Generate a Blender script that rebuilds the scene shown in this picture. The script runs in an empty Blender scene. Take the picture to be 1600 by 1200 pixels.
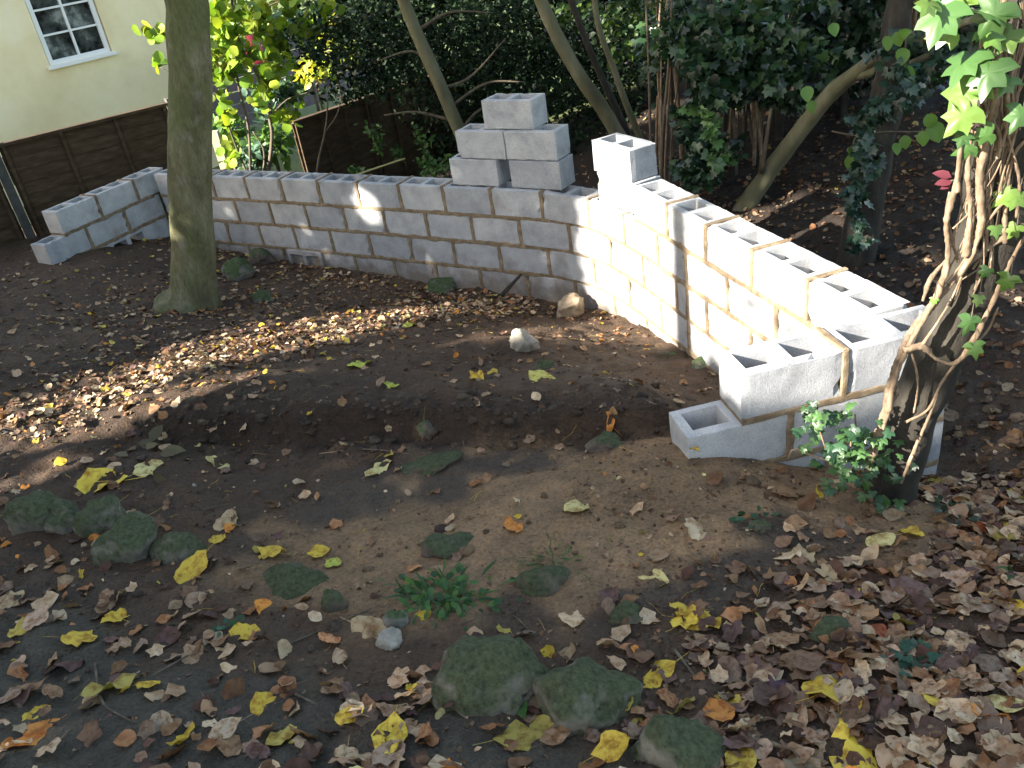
import bpy, bmesh, math, random
import numpy as np
from mathutils import Vector, Matrix
random.seed(7); RNG = np.random.default_rng(7)
S = bpy.context.scene
C = S.collection
R = math.radians

# ------------------------------------------------------------------ camera
CAM = np.array([0.0, 0.0, 2.75])
CR = np.array([0.986863658284305, -0.08053559400782791, -0.14005048395319716])   # right
CD = np.array([-0.1615553154734267, -0.49195317833870605, -0.8555009937835998])  # down
CF = np.array([0.0, 0.8668887405084067, -0.49850166657670103])                   # forward
FPX = 1345.4
cam = bpy.data.cameras.new('camera'); camo = bpy.data.objects.new('camera', cam); C.objects.link(camo)
camo.matrix_world = Matrix(((CR[0], -CD[0], -CF[0], CAM[0]), (CR[1], -CD[1], -CF[1], CAM[1]), (CR[2], -CD[2], -CF[2], CAM[2]), (0, 0, 0, 1)))
cam.sensor_width = 36; cam.lens = FPX / 1600 * 36; cam.clip_start = 0.05; cam.clip_end = 600
S.camera = camo
# ------------------------------------------------------------------ light
SUN_AZ = R(-157.0); SUN_EL = R(26.0)
SUN = np.array([math.cos(SUN_AZ) * math.cos(SUN_EL), math.sin(SUN_AZ) * math.cos(SUN_EL), math.sin(SUN_EL)])
W = bpy.data.worlds.new('World'); S.world = W; W.use_nodes = True
nt = W.node_tree; bg = nt.nodes['Background']; sky = nt.nodes.new('ShaderNodeTexSky'); sky.sky_type = 'NISHITA'
sky.sun_disc = False; sky.sun_elevation = SUN_EL; sky.sun_rotation = math.atan2(SUN[0], SUN[1])
sky.air_density = 1.0; sky.dust_density = 1.6; sky.ozone_density = 1.0
tint = nt.nodes.new('ShaderNodeMix'); tint.data_type = 'RGBA'; tint.blend_type = 'MULTIPLY'; tint.inputs[0].default_value = 1.0; tint.inputs[7].default_value = (1.0, .92, .79, 1)
nt.links.new(sky.outputs[0], tint.inputs[6]); nt.links.new(tint.outputs[2], bg.inputs[0]); bg.inputs[1].default_value = 0.115
sl = bpy.data.lights.new('sun', 'SUN'); sl.energy = 5.0; sl.angle = R(0.55); sl.color = (1.0, 0.93, 0.82)
so = bpy.data.objects.new('sun', sl); C.objects.link(so); so.location = (-20, -6, 12)
so.rotation_euler = Vector(SUN).to_track_quat('Z', 'Y').to_euler()
S.view_settings.view_transform = 'Standard'; S.view_settings.look = 'None'; S.view_settings.gamma = 1
S.view_settings.exposure = 2.6
S.render.engine = 'CYCLES'
S.render.resolution_x = 1024; S.render.resolution_y = 768

# ------------------------------------------------------------------ survey helpers
def ray(u, v):
    return CF + CR * ((u - 800) / FPX) + CD * ((v - 600) / FPX)
def at_y(u, v, y):
    d = ray(u, v); return CAM + d * (y / d[1])
def at_z(u, v, z):
    d = ray(u, v); return CAM + d * ((z - CAM[2]) / d[2])
def project(P):
    q = np.atleast_2d(P) - CAM
    dep = q @ CF
    return np.stack([800 + FPX * (q @ CR) / dep, 600 + FPX * (q @ CD) / dep, dep], 1)

# ------------------------------------------------------------------ noise
def _h(i, j, k, seed):
    n = (i * 374761393 + j * 668265263 + k * 2147483647 + seed * 974634777) & 0xFFFFFFFF
    n = ((n ^ (n >> 13)) * 1274126177) & 0xFFFFFFFF
    return ((n ^ (n >> 16)) & 0xFFFF) / 65535.0
def vnoise(p, seed=0):
    p = np.asarray(p, float); i = np.floor(p).astype(np.int64); f = p - i; f = f * f * (3 - 2 * f)
    r = 0
    for a in (0, 1):
        for b in (0, 1):
            for c in (0, 1):
                w = (f[..., 0] if a else 1 - f[..., 0]) * (f[..., 1] if b else 1 - f[..., 1]) * (f[..., 2] if c else 1 - f[..., 2])
                r = r + w * _h(i[..., 0] + a, i[..., 1] + b, i[..., 2] + c, seed)
    return r * 2 - 1
def fbm(p, octv=4, seed=0, gain=.5):
    r = 0; a = 1.0; p = np.asarray(p, float)
    for o in range(octv):
        r = r + a * vnoise(p * (2 ** o) + 13.7 * o, seed + o); a *= gain
    return r
def n2(x, y, s, octv=3, seed=0, gain=.5):
    return fbm(np.stack([np.asarray(x) * s, np.asarray(y) * s, np.zeros_like(np.asarray(x, float)) + .37], -1), octv, seed, gain)

# ------------------------------------------------------------------ object helpers
def tag(o, label=None, cat=None, group=None, kind=None):
    if label: o['label'] = label
    if cat: o['category'] = cat
    if group: o['group'] = group
    if kind: o['kind'] = kind
    return o
def empty(name, loc, label=None, cat=None, group=None):
    o = bpy.data.objects.new(name, None); C.objects.link(o); o.location = Vector([float(a) for a in loc]); o.empty_display_size = .1
    return tag(o, label, cat, group)
def link(name, me, mat=None, parent=None, loc=None):
    o = bpy.data.objects.new(name, me); C.objects.link(o)
    if mat is not None and len(me.materials) == 0: me.materials.append(mat)
    if loc is not None: o.location = Vector([float(a) for a in loc])
    if parent is not None:
        o.parent = parent
        if loc is None: o.location = -parent.location      # mesh is in world coordinates
    return o
def tri_mesh(name, V, T, col=None, smooth=False):
    V = np.asarray(V, np.float32); T = np.asarray(T, np.int32)
    me = bpy.data.meshes.new(name)
    k = T.shape[1]
    me.vertices.add(len(V)); me.vertices.foreach_set('co', V.ravel())
    me.loops.add(len(T) * k); me.loops.foreach_set('vertex_index', T.ravel())
    me.polygons.add(len(T)); me.polygons.foreach_set('loop_start', np.arange(len(T), dtype=np.int32) * k)
    me.polygons.foreach_set('loop_total', np.full(len(T), k, np.int32))
    if smooth: me.polygons.foreach_set('use_smooth', np.ones(len(T), bool))
    if col is not None:
        a = me.color_attributes.new('Col', 'FLOAT_COLOR', 'POINT')
        c4 = np.ones((len(V), 4), np.float32); c4[:, :3] = col; a.data.foreach_set('color', c4.ravel())
    me.update(calc_edges=True); me.validate()
    return me
def py_mesh(name, V, F, smooth=False):
    me = bpy.data.meshes.new(name); me.from_pydata([tuple(map(float, v)) for v in V], [], F); me.update()
    if smooth:
        for p in me.polygons: p.use_smooth = True
    return me
def box_geo(lo, hi):
    x0, y0, z0 = lo; x1, y1, z1 = hi
    V = [(x0, y0, z0), (x1, y0, z0), (x1, y1, z0), (x0, y1, z0), (x0, y0, z1), (x1, y0, z1), (x1, y1, z1), (x0, y1, z1)]
    F = [(0, 3, 2, 1), (4, 5, 6, 7), (0, 1, 5, 4), (1, 2, 6, 5), (2, 3, 7, 6), (3, 0, 4, 7)]
    return V, F
def box_mesh(name, lo, hi, bevel=0.0, seg=1):
    V, F = box_geo(lo, hi); bm = bmesh.new(); vs = [bm.verts.new(v) for v in V]
    for f in F: bm.faces.new([vs[i] for i in f])
    if bevel: bmesh.ops.bevel(bm, geom=list(bm.edges), offset=bevel, segments=seg, affect='EDGES', profile=.5)
    me = bpy.data.meshes.new(name); bm.to_mesh(me); bm.free(); return me
def tube_geo(P, rad, sides=8, seed=0, rough=0.0, cap=True, rscale=6.0, lobes=None):
    P = np.asarray(P, float); n = len(P); rad = np.broadcast_to(np.asarray(rad, float), (n,))
    T = np.gradient(P, axis=0); T /= np.linalg.norm(T, axis=1)[:, None] + 1e-9
    up = np.array([0.12, 0.97, 0.21]); A = []; 
    a = np.cross(T[0], up); a /= np.linalg.norm(a)
    for i in range(n):
        a = a - T[i] * (a @ T[i]); a /= np.linalg.norm(a) + 1e-9; A.append(a.copy())
    A = np.array(A); B = np.cross(T, A)
    th = np.linspace(0, 2 * np.pi, sides, endpoint=False)
    D = A[:, None, :] * np.cos(th)[None, :, None] + B[:, None, :] * np.sin(th)[None, :, None]
    rr = np.repeat(rad[:, None], sides, 1)
    if lobes is not None: rr = rr * (1 + lobes(np.linspace(0, 1, n)[:, None], th[None, :]))
    V = P[:, None, :] + D * rr[..., None]
    if rough:
        nz = fbm(V * rscale, 3, seed); V = V + D * (nz * rough)[..., None] * rr[..., None]
    V = V.reshape(-1, 3); F = []
    for i in range(n - 1):
        for j in range(sides):
            k = (j + 1) % sides
            F.append((i * sides + j, i * sides + k, (i + 1) * sides + k, (i + 1) * sides + j))
    if cap:
        F.append(tuple(range(sides))[::-1]); F.append(tuple((n - 1) * sides + j for j in range(sides)))
    return V, F
def spline(P, m):
    P = np.asarray(P, float); n = len(P); d = np.r_[0, np.cumsum(np.linalg.norm(np.diff(P[:, :3], axis=0), axis=1))]
    t = np.linspace(0, d[-1], m); out = []
    M = np.zeros_like(P); M[1:-1] = (P[2:] - P[:-2]) / (d[2:] - d[:-2])[:, None]; M[0] = (P[1] - P[0]) / (d[1] - d[0]); M[-1] = (P[-1] - P[-2]) / (d[-1] - d[-2])
    for x in t:
        i = min(max(np.searchsorted(d, x) - 1, 0), n - 2); h = d[i + 1] - d[i]; s = (x - d[i]) / h
        out.append((2*s**3-3*s**2+1)*P[i] + (s**3-2*s**2+s)*h*M[i] + (-2*s**3+3*s**2)*P[i+1] + (s**3-s**2)*h*M[i+1])
    return np.array(out)
def tube(name, P, rad, mat, parent=None, sides=8, m=None, rough=0.0, seed=0, smooth=True, rscale=6.0):
    P = np.asarray(P, float); rad = np.asarray(rad, float)
    if rad.ndim == 0: rad = np.full(len(P), float(rad))
    if m:
        Q = spline(np.c_[P, rad], m); P, rad = Q[:, :3], np.maximum(Q[:, 3], .0008)
    V, F = tube_geo(P, rad, sides, seed, rough, rscale=rscale)
    return link(name, py_mesh(name, V, F, smooth), mat, parent)

# ------------------------------------------------------------------ materials
def mat(name): 
    m = bpy.data.materials.new(name); m.use_nodes = True; nt = m.node_tree
    return m, nt, nt.nodes['Principled BSDF'], nt.nodes['Material Output']
def N(nt, t, **kw):
    n = nt.nodes.new(t)
    for k, v in kw.items():
        if k.startswith('i_'):
            key = k[2:]; key = int(key) if key.isdigit() else key.replace('_', ' ')
            n.inputs[key].default_value = v
        else: setattr(n, k, v)
    return n
def coords(nt, kind='Object', scale=1.0, rnd=False):
    tc = N(nt, 'ShaderNodeTexCoord'); mp = N(nt, 'ShaderNodeMapping'); mp.inputs['Scale'].default_value = (scale,) * 3 if not isinstance(scale, tuple) else scale
    nt.links.new(tc.outputs[kind], mp.inputs[0])
    if rnd:
        oi = N(nt, 'ShaderNodeObjectInfo'); mu = N(nt, 'ShaderNodeMath', operation='MULTIPLY', i_1=37.0); nt.links.new(oi.outputs['Random'], mu.inputs[0])
        nt.links.new(mu.outputs[0], mp.inputs['Location'])
    return mp.outputs[0]
def noise(nt, vec, scale, detail=4, rough=.55):
    n = N(nt, 'ShaderNodeTexNoise'); n.inputs['Scale'].default_value = scale; n.inputs['Detail'].default_value = detail; n.inputs['Roughness'].default_value = rough
    nt.links.new(vec, n.inputs['Vector']); return n.outputs['Fac']
def ramp(nt, fac, stops):
    r = N(nt, 'ShaderNodeValToRGB'); cr = r.color_ramp
    while len(cr.elements) < len(stops): cr.elements.new(.5)
    for e, (p, c) in zip(cr.elements, stops):
        e.position = p; e.color = (*c, 1) if len(c) == 3 else c
    nt.links.new(fac, r.inputs[0]); return r.outputs[0]
def mix(nt, a, b, fac, mode='MIX'):
    m = N(nt, 'ShaderNodeMix', data_type='RGBA', blend_type=mode)
    for s, i in ((a, 6), (b, 7)):
        if isinstance(s, (tuple, list)): m.inputs[i].default_value = (*s, 1)
        else: nt.links.new(s, m.inputs[i])
    if isinstance(fac, (int, float)): m.inputs[0].default_value = fac
    else: nt.links.new(fac, m.inputs[0])
    return m.outputs[2]
def bump(nt, bs, h, strength=.3, dist=.01, prev=None):
    b = N(nt, 'ShaderNodeBump'); b.inputs['Strength'].default_value = strength; b.inputs['Distance'].default_value = dist
    nt.links.new(h, b.inputs['Height'])
    if prev is not None: nt.links.new(prev, b.inputs['Normal'])
    if bs is not None: nt.links.new(b.outputs[0], bs.inputs['Normal'])
    return b.outputs[0]
def simple(name, stops, scale=20, rough=.85, bstr=.3, bscale=None, kind='Object', rnd=False, dist=.005, spec=.3, stretch=None):
    m, nt, bs, out = mat(name); v = coords(nt, kind, stretch or 1.0, rnd)
    f = noise(nt, v, scale, 6, .6); nt.links.new(ramp(nt, f, stops), bs.inputs['Base Color'])
    bs.inputs['Roughness'].default_value = rough; bs.inputs['Specular IOR Level'].default_value = spec
    if bstr: bump(nt, bs, noise(nt, v, bscale or scale * 3, 5, .65), bstr, dist)
    return m
def leafmat(name, transl=.4, rough=.55, attr=True, col=(.08, .14, .03), spec=.35, blotch=None):
    m, nt, bs, out = mat(name)
    if attr:
        a = N(nt, 'ShaderNodeAttribute', attribute_name='Col'); c = a.outputs['Color']
    else:
        oi = N(nt, 'ShaderNodeObjectInfo'); c = oi.outputs['Color']
    if blotch:
        v = coords(nt, 'Object', 1.0, not attr); f = noise(nt, v, blotch[0], 5, .7)
        k = N(nt, 'ShaderNodeValToRGB'); k.color_ramp.elements[0].position = blotch[1]; k.color_ramp.elements[1].position = blotch[1] + .16
        k.color_ramp.elements[0].color = (*blotch[2], 1); k.color_ramp.elements[1].color = (1, 1, 1, 1)
        nt.links.new(f, k.inputs[0]); c = mix(nt, c, k.outputs[0], 1.0, 'MULTIPLY')
        bump(nt, bs, noise(nt, v, blotch[0] * 2.5, 4, .6), .35, .004)
    nt.links.new(c, bs.inputs['Base Color']); bs.inputs['Roughness'].default_value = rough; bs.inputs['Specular IOR Level'].default_value = spec
    if transl:
        t = N(nt, 'ShaderNodeBsdfTranslucent'); tcol = mix(nt, c, (1.0, 1.0, .45), 1.0, 'MULTIPLY'); nt.links.new(tcol, t.inputs['Color'])
        ms = N(nt, 'ShaderNodeMixShader'); ms.inputs[0].default_value = transl
        nt.links.new(bs.outputs[0], ms.inputs[1]); nt.links.new(t.outputs[0], ms.inputs[2]); nt.links.new(ms.outputs[0], out.inputs['Surface'])
    return m

# concrete block
def block_material():
    m, nt, bs, out = mat('concrete_block'); v = coords(nt, 'Object', 1.0, True)
    big = noise(nt, v, 7, 5, .6); fine = noise(nt, v, 130, 4, .7); 
    base = ramp(nt, big, [(.28, (.27, .275, .285)), (.5, (.37, .375, .385)), (.72, (.45, .45, .45))])
    base = mix(nt, base, ramp(nt, fine, [(.3, (.62, .62, .62)), (.55, (1, 1, 1)), (.75, (1.12, 1.12, 1.12))]), .75, 'MULTIPLY')
    oi = N(nt, 'ShaderNodeObjectInfo'); base = mix(nt, base, ramp(nt, oi.outputs['Random'], [(0, (.80, .81, .83)), (.5, (1, 1, 1)), (1, (1.12, 1.1, 1.07))]), 1, 'MULTIPLY')
    st = noise(nt, v, 4.3, 3, .5); stm = ramp(nt, st, [(.62, (0, 0, 0)), (.78, (.55, .55, .55))])
    base = mix(nt, base, (.20, .165, .12), stm)
    ge = N(nt, 'ShaderNodeNewGeometry'); sz = N(nt, 'ShaderNodeSeparateXYZ'); nt.links.new(ge.outputs['Position'], sz.inputs[0]); wn = noise(nt, ge.outputs['Position'], 9, 4, .6)
    ad = N(nt, 'ShaderNodeMath', operation='MULTIPLY_ADD', i_1=.5); nt.links.new(wn, ad.inputs[0]); nt.links.new(sz.outputs['Z'], ad.inputs[2])
    spl = ramp(nt, ad.outputs[0], [(.14, (.75, .75, .75)), (.38, (0, 0, 0))]); base = mix(nt, base, (.13, .095, .065), spl)
    nt.links.new(base, bs.inputs['Base Color']); bs.inputs['Roughness'].default_value = .95; bs.inputs['Specular IOR Level'].default_value = .15
    vo = N(nt, 'ShaderNodeTexVoronoi'); vo.inputs['Scale'].default_value = 95; nt.links.new(v, vo.inputs['Vector'])
    pit = ramp(nt, vo.outputs['Distance'], [(.0, (0, 0, 0)), (.22, (1, 1, 1))])
    b1 = bump(nt, None, fine, .55, .004); bump(nt, bs, pit, .25, .003, b1)
    return m
M_BLOCK = block_material()
M_MORTAR = simple('mortar', [(.3, (.12, .088, .056)), (.5, (.19, .142, .092)), (.72, (.28, .22, .15))], 22, .95, .7, 120, dist=.006, spec=.1)

# ground
def ground_material():
    m, nt, bs, out = mat('soil'); v = coords(nt, 'Object', 1.0)
    a = N(nt, 'ShaderNodeAttribute', attribute_name='Col')
    n1 = noise(nt, v, 9, 5, .68); n2_ = noise(nt, v, 70, 4, .7); n3 = noise(nt, v, 260, 1, .7)
    c = mix(nt, a.outputs['Color'], ramp(nt, n1, [(.25, (.5, .48, .46)), (.5, (1, 1, 1)), (.75, (1.45, 1.38, 1.28))]), .85, 'MULTIPLY')
    c = mix(nt, c, ramp(nt, n2_, [(.28, (.45, .44, .43)), (.5, (1, 1, 1)), (.72, (1.5, 1.45, 1.38))]), .8, 'MULTIPLY')
    vo = N(nt, 'ShaderNodeTexVoronoi'); vo.inputs['Scale'].default_value = 55; nt.links.new(v, vo.inputs['Vector'])
    cr = ramp(nt, vo.outputs['Distance'], [(.06, (1, 1, 1)), (.13, (0, 0, 0))]); sel = ramp(nt, vo.outputs['Color'], [(.86, (0, 0, 0)), (.9, (1, 1, 1))])
    sp = mix(nt, cr, sel, 1.0, 'MULTIPLY'); c = mix(nt, c, (.22, .19, .15), sp)
    nt.links.new(c, bs.inputs['Base Color'])
    rg = ramp(nt, n1, [(.35, (.7, .7, .7)), (.6, (.95, .95, .95))]); nt.links.new(rg, bs.inputs['Roughness']); bs.inputs['Specular IOR Level'].default_value = .25
    b1 = bump(nt, None, n1, .8, .035); b2 = bump(nt, None, n2_, 1.0, .016, b1); bump(nt, bs, n3, .6, .005, b2)
    return m
M_SOIL = ground_material()

# ------------------------------------------------------------------ ground shape
GP = np.array([
 (-7,-3,1.35),(-3,0,1.2),(0,-2,1.3),(0,0,1.12),(2,0,1.02),(4,-1,1.0),(-2.2,1.6,.93),(-1,1.5,.9),(0,1.4,.86),(1.1,1.3,.83),(2,1.5,.74),(3.2,1.8,.6),
 (-3.4,2.4,.82),(-2.2,2.6,.73),(-1,2.4,.69),(0,2.2,.69),(1,2.2,.61),(1.6,2.3,.5),(2.3,2.3,.42),(3.4,3,.38),
 (.60,2.80,.665),(.45,3.02,.62),(.82,2.78,.60),(1.0,2.82,.53),(1.36,2.78,.42),(1.85,2.93,.25),(2.4,3.1,.26),
 (.3,3.1,.58),(-.6,3.1,.58),(-1.6,3.25,.62),(-2.6,3.5,.68),(-4,4,.8),
 (.5,3.32,.565),(.1,3.4,.55),(-.35,3.44,.55),(-.8,3.52,.56),(-1.25,3.62,.575),(-1.7,3.78,.61),
 (.55,3.6,.50),(.2,3.8,.50),(-.35,3.9,.53),(-.9,4.0,.555),(-1.5,4.2,.59),(-2.2,4.5,.62),(-3.4,4.8,.70),
 (.95,3.3,.42),(1.2,3.6,.27),(1.15,4.3,.10),(1.0,5,.0),(.7,5.7,-.10),(.4,6.1,-.15),(-.6,6.8,-.11),(-1.7,7.6,-.08),(-2.6,8.2,.0),(-3.1,8.65,.05),
 (-2.4,6.4,.22),(-3.5,6.8,.32),(-4,7.7,.33),(-3.72,7.95,.30),(-3.45,8.3,.20),(-3.2,8.5,.10),(-5,8.5,.24),
 (.4,4.6,.26),(-.5,5.0,.32),(-1.2,5.3,.36),(-2,5.4,.44),(-3.5,5.6,.55),(-5.5,6,.6),(.3,5.4,.06),(-.8,6.1,.1),
 (0,8,-.12),(1.6,6.2,.08),(2.2,4.5,.22),(3,5,.3),(3,8,.42),(5,10,.65),(5,5,.4),(-1,9,-.15),(-3,10.5,0),(-5,10,.12),(-8,11,.1),(2,11,.2),(7,8,.7),(-2,12.3,-.9),(-6,13,-1.1),(1,14,-.5),(6,15,.6)])
def _phi(r): return np.sqrt(r * r + .05)
def _fit():
    X = GP[:, :2]; D = np.linalg.norm(X[:, None] - X[None], axis=2); n = len(X)
    A = np.zeros((n + 3, n + 3)); A[:n, :n] = _phi(D) + np.eye(n) * -.01; A[:n, n] = 1; A[:n, n + 1:] = X; A[n, :n] = 1; A[n + 1:, :n] = X.T
    return np.linalg.solve(A, np.r_[GP[:, 2], 0, 0, 0])
GW = _fit()
def sstep(a, b, x):
    t = np.clip((x - a) / (b - a), 0, 1); return t * t * (3 - 2 * t)
def sand(x, y):
    d = np.sqrt(((x - .08) / 1.38) ** 2 + ((y - 2.62) / .74) ** 2)
    return np.clip(1 - sstep(.70, 1.05, d + .28 * n2(x, y, 2.2, 4, 5)), 0, 1) * sstep(.03, -.03, y - (3.335 - .25 * x) + .05 * n2(x, y, 4.0, 4, 14))
def gbase(x, y):
    x = np.asarray(x, float); y = np.asarray(y, float); sh = x.shape; X = np.stack([x.ravel(), y.ravel()], 1)
    out = np.empty(len(X))
    for i in range(0, len(X), 20000):
        c = X[i:i + 20000]; cc = np.clip(c, [-9, -4], [9, 16])
        D = np.linalg.norm(cc[:, None] - GP[None, :, :2], axis=2); out[i:i + 20000] = _phi(D) @ GW[:-3] + GW[-3] + cc @ GW[-2:]
    z = out.reshape(sh)
    far = sstep(13, 24, np.sqrt(x ** 2 + y ** 2)); tgt = np.where(y < 3, 1.2, -1.0)
    return z * (1 - far) + tgt * far
def gz(x, y):
    x = np.asarray(x, float); y = np.asarray(y, float); s = sand(x, y)
    near = 1 - sstep(9, 14, np.sqrt(x * x + y * y))
    bank = np.exp(-((y - (3.52 - .16 * x)) / .22) ** 2) * (x < .75)
    rid = 1 - np.abs(n2(x, y, 6.0, 3, 61))
    d = .024 * n2(x, y, 2.3, 3, 1) + (.016 * n2(x, y, 7.5, 3, 2) + .012 * n2(x, y, 19, 2, 3) + .014 * (rid - .7)) * (1 - .5 * s) + bank * .035 * n2(x, y, 11, 3, 9)
    t_ = y - (3.335 - .25 * x) + .05 * n2(x, y, 4.0, 4, 14); fade = sstep(-2.3, -1.5, x) * sstep(.85, .6, x)
    step = (.115 * sstep(-.005, .06, t_) * (1 - sstep(.12, 1.0, t_)) - .035 * np.exp(-((t_ + .03) / .06) ** 2)) * fade
    return gbase(x, y) + d * near + step
def gz1(x, y): return float(gz(np.array([x]), np.array([y]))[0])
def ground_at(u, v):
    lo, hi = .4, 14.0; d = ray(u, v)
    ts = np.linspace(.8, 14, 500); P = CAM + d * ts[:, None]; g = gz(P[:, 0], P[:, 1]); k = np.argmax(P[:, 2] < g)
    return P[k]

xs = np.r_[-150, -80, -40, -25, -16, -12, -9, np.arange(-7, -4.5, .15), np.arange(-4.5, 3.2, .03), np.arange(3.2, 8, .12), 8.2, 10, 13, 18, 30, 60, 150]
ys = np.r_[-150, -60, -25, -12, -6, -3, -1.5, -.5, .2, np.arange(.6, 7.6, .03), np.arange(7.6, 12, .1), np.arange(12, 16, .3), 17, 19, 22, 28, 40, 80, 200]
GX, GY = np.meshgrid(xs, ys); GZ = gz(GX, GY)
V = np.stack([GX, GY, GZ], -1).reshape(-1, 3); nx = len(xs); ny = len(ys)
ii = (np.arange(ny - 1)[:, None] * nx + np.arange(nx - 1)[None, :]).ravel(); Q = np.stack([ii, ii + 1, ii + nx + 1, ii + nx], 1)
x, y = V[:, 0], V[:, 1]
sm = sand(x, y)[:, None]
soil = np.array([.070, .0445, .028]) * (1 + .35 * n2(x, y, 1.3, 3, 21))[:, None]
sandc = np.array([.225, .142, .078]) * (1 + .3 * n2(x, y, 3.5, 3, 22))[:, None]
wet = sstep(.15, .45, n2(x, y, 2.6, 3, 31))[:, None]
sandc = sandc * (1 - wet) + np.array([.075, .055, .04]) * wet
col = soil * (1 - sm) + sandc * sm
conc = (sstep(.0, .22, (-.25 - x) * .35 + (1.95 - y) * .55 + .22 * n2(x, y, 2.4, 4, 41) - .1))[:, None] * (x < .25)[:, None]
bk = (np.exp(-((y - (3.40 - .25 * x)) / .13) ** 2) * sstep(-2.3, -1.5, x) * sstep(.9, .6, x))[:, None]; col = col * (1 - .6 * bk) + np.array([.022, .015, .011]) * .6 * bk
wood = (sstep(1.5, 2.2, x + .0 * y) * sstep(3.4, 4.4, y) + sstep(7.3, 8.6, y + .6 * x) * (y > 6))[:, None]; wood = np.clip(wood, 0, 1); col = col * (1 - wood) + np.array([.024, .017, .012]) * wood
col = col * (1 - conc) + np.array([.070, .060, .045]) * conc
inner = (np.exp(-((x - .8) / .7) ** 2 - ((y - 4.5) / 1.0) ** 2))[:, None]
col = col * (1 - .6 * inner) + np.array([.105, .068, .042]) * .6 * inner
fl = (sstep(11.5, 13, y) * (x < 2.5))[:, None]
col = col * (1 - fl) + np.array([.10, .13, .045]) * fl
g = link('ground', tri_mesh('ground', V, Q, np.clip(col, .008, .6), True), M_SOIL); tag(g, 'dark bare soil bank with a sandy patch and a shallow trench', kind='structure')

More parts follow.
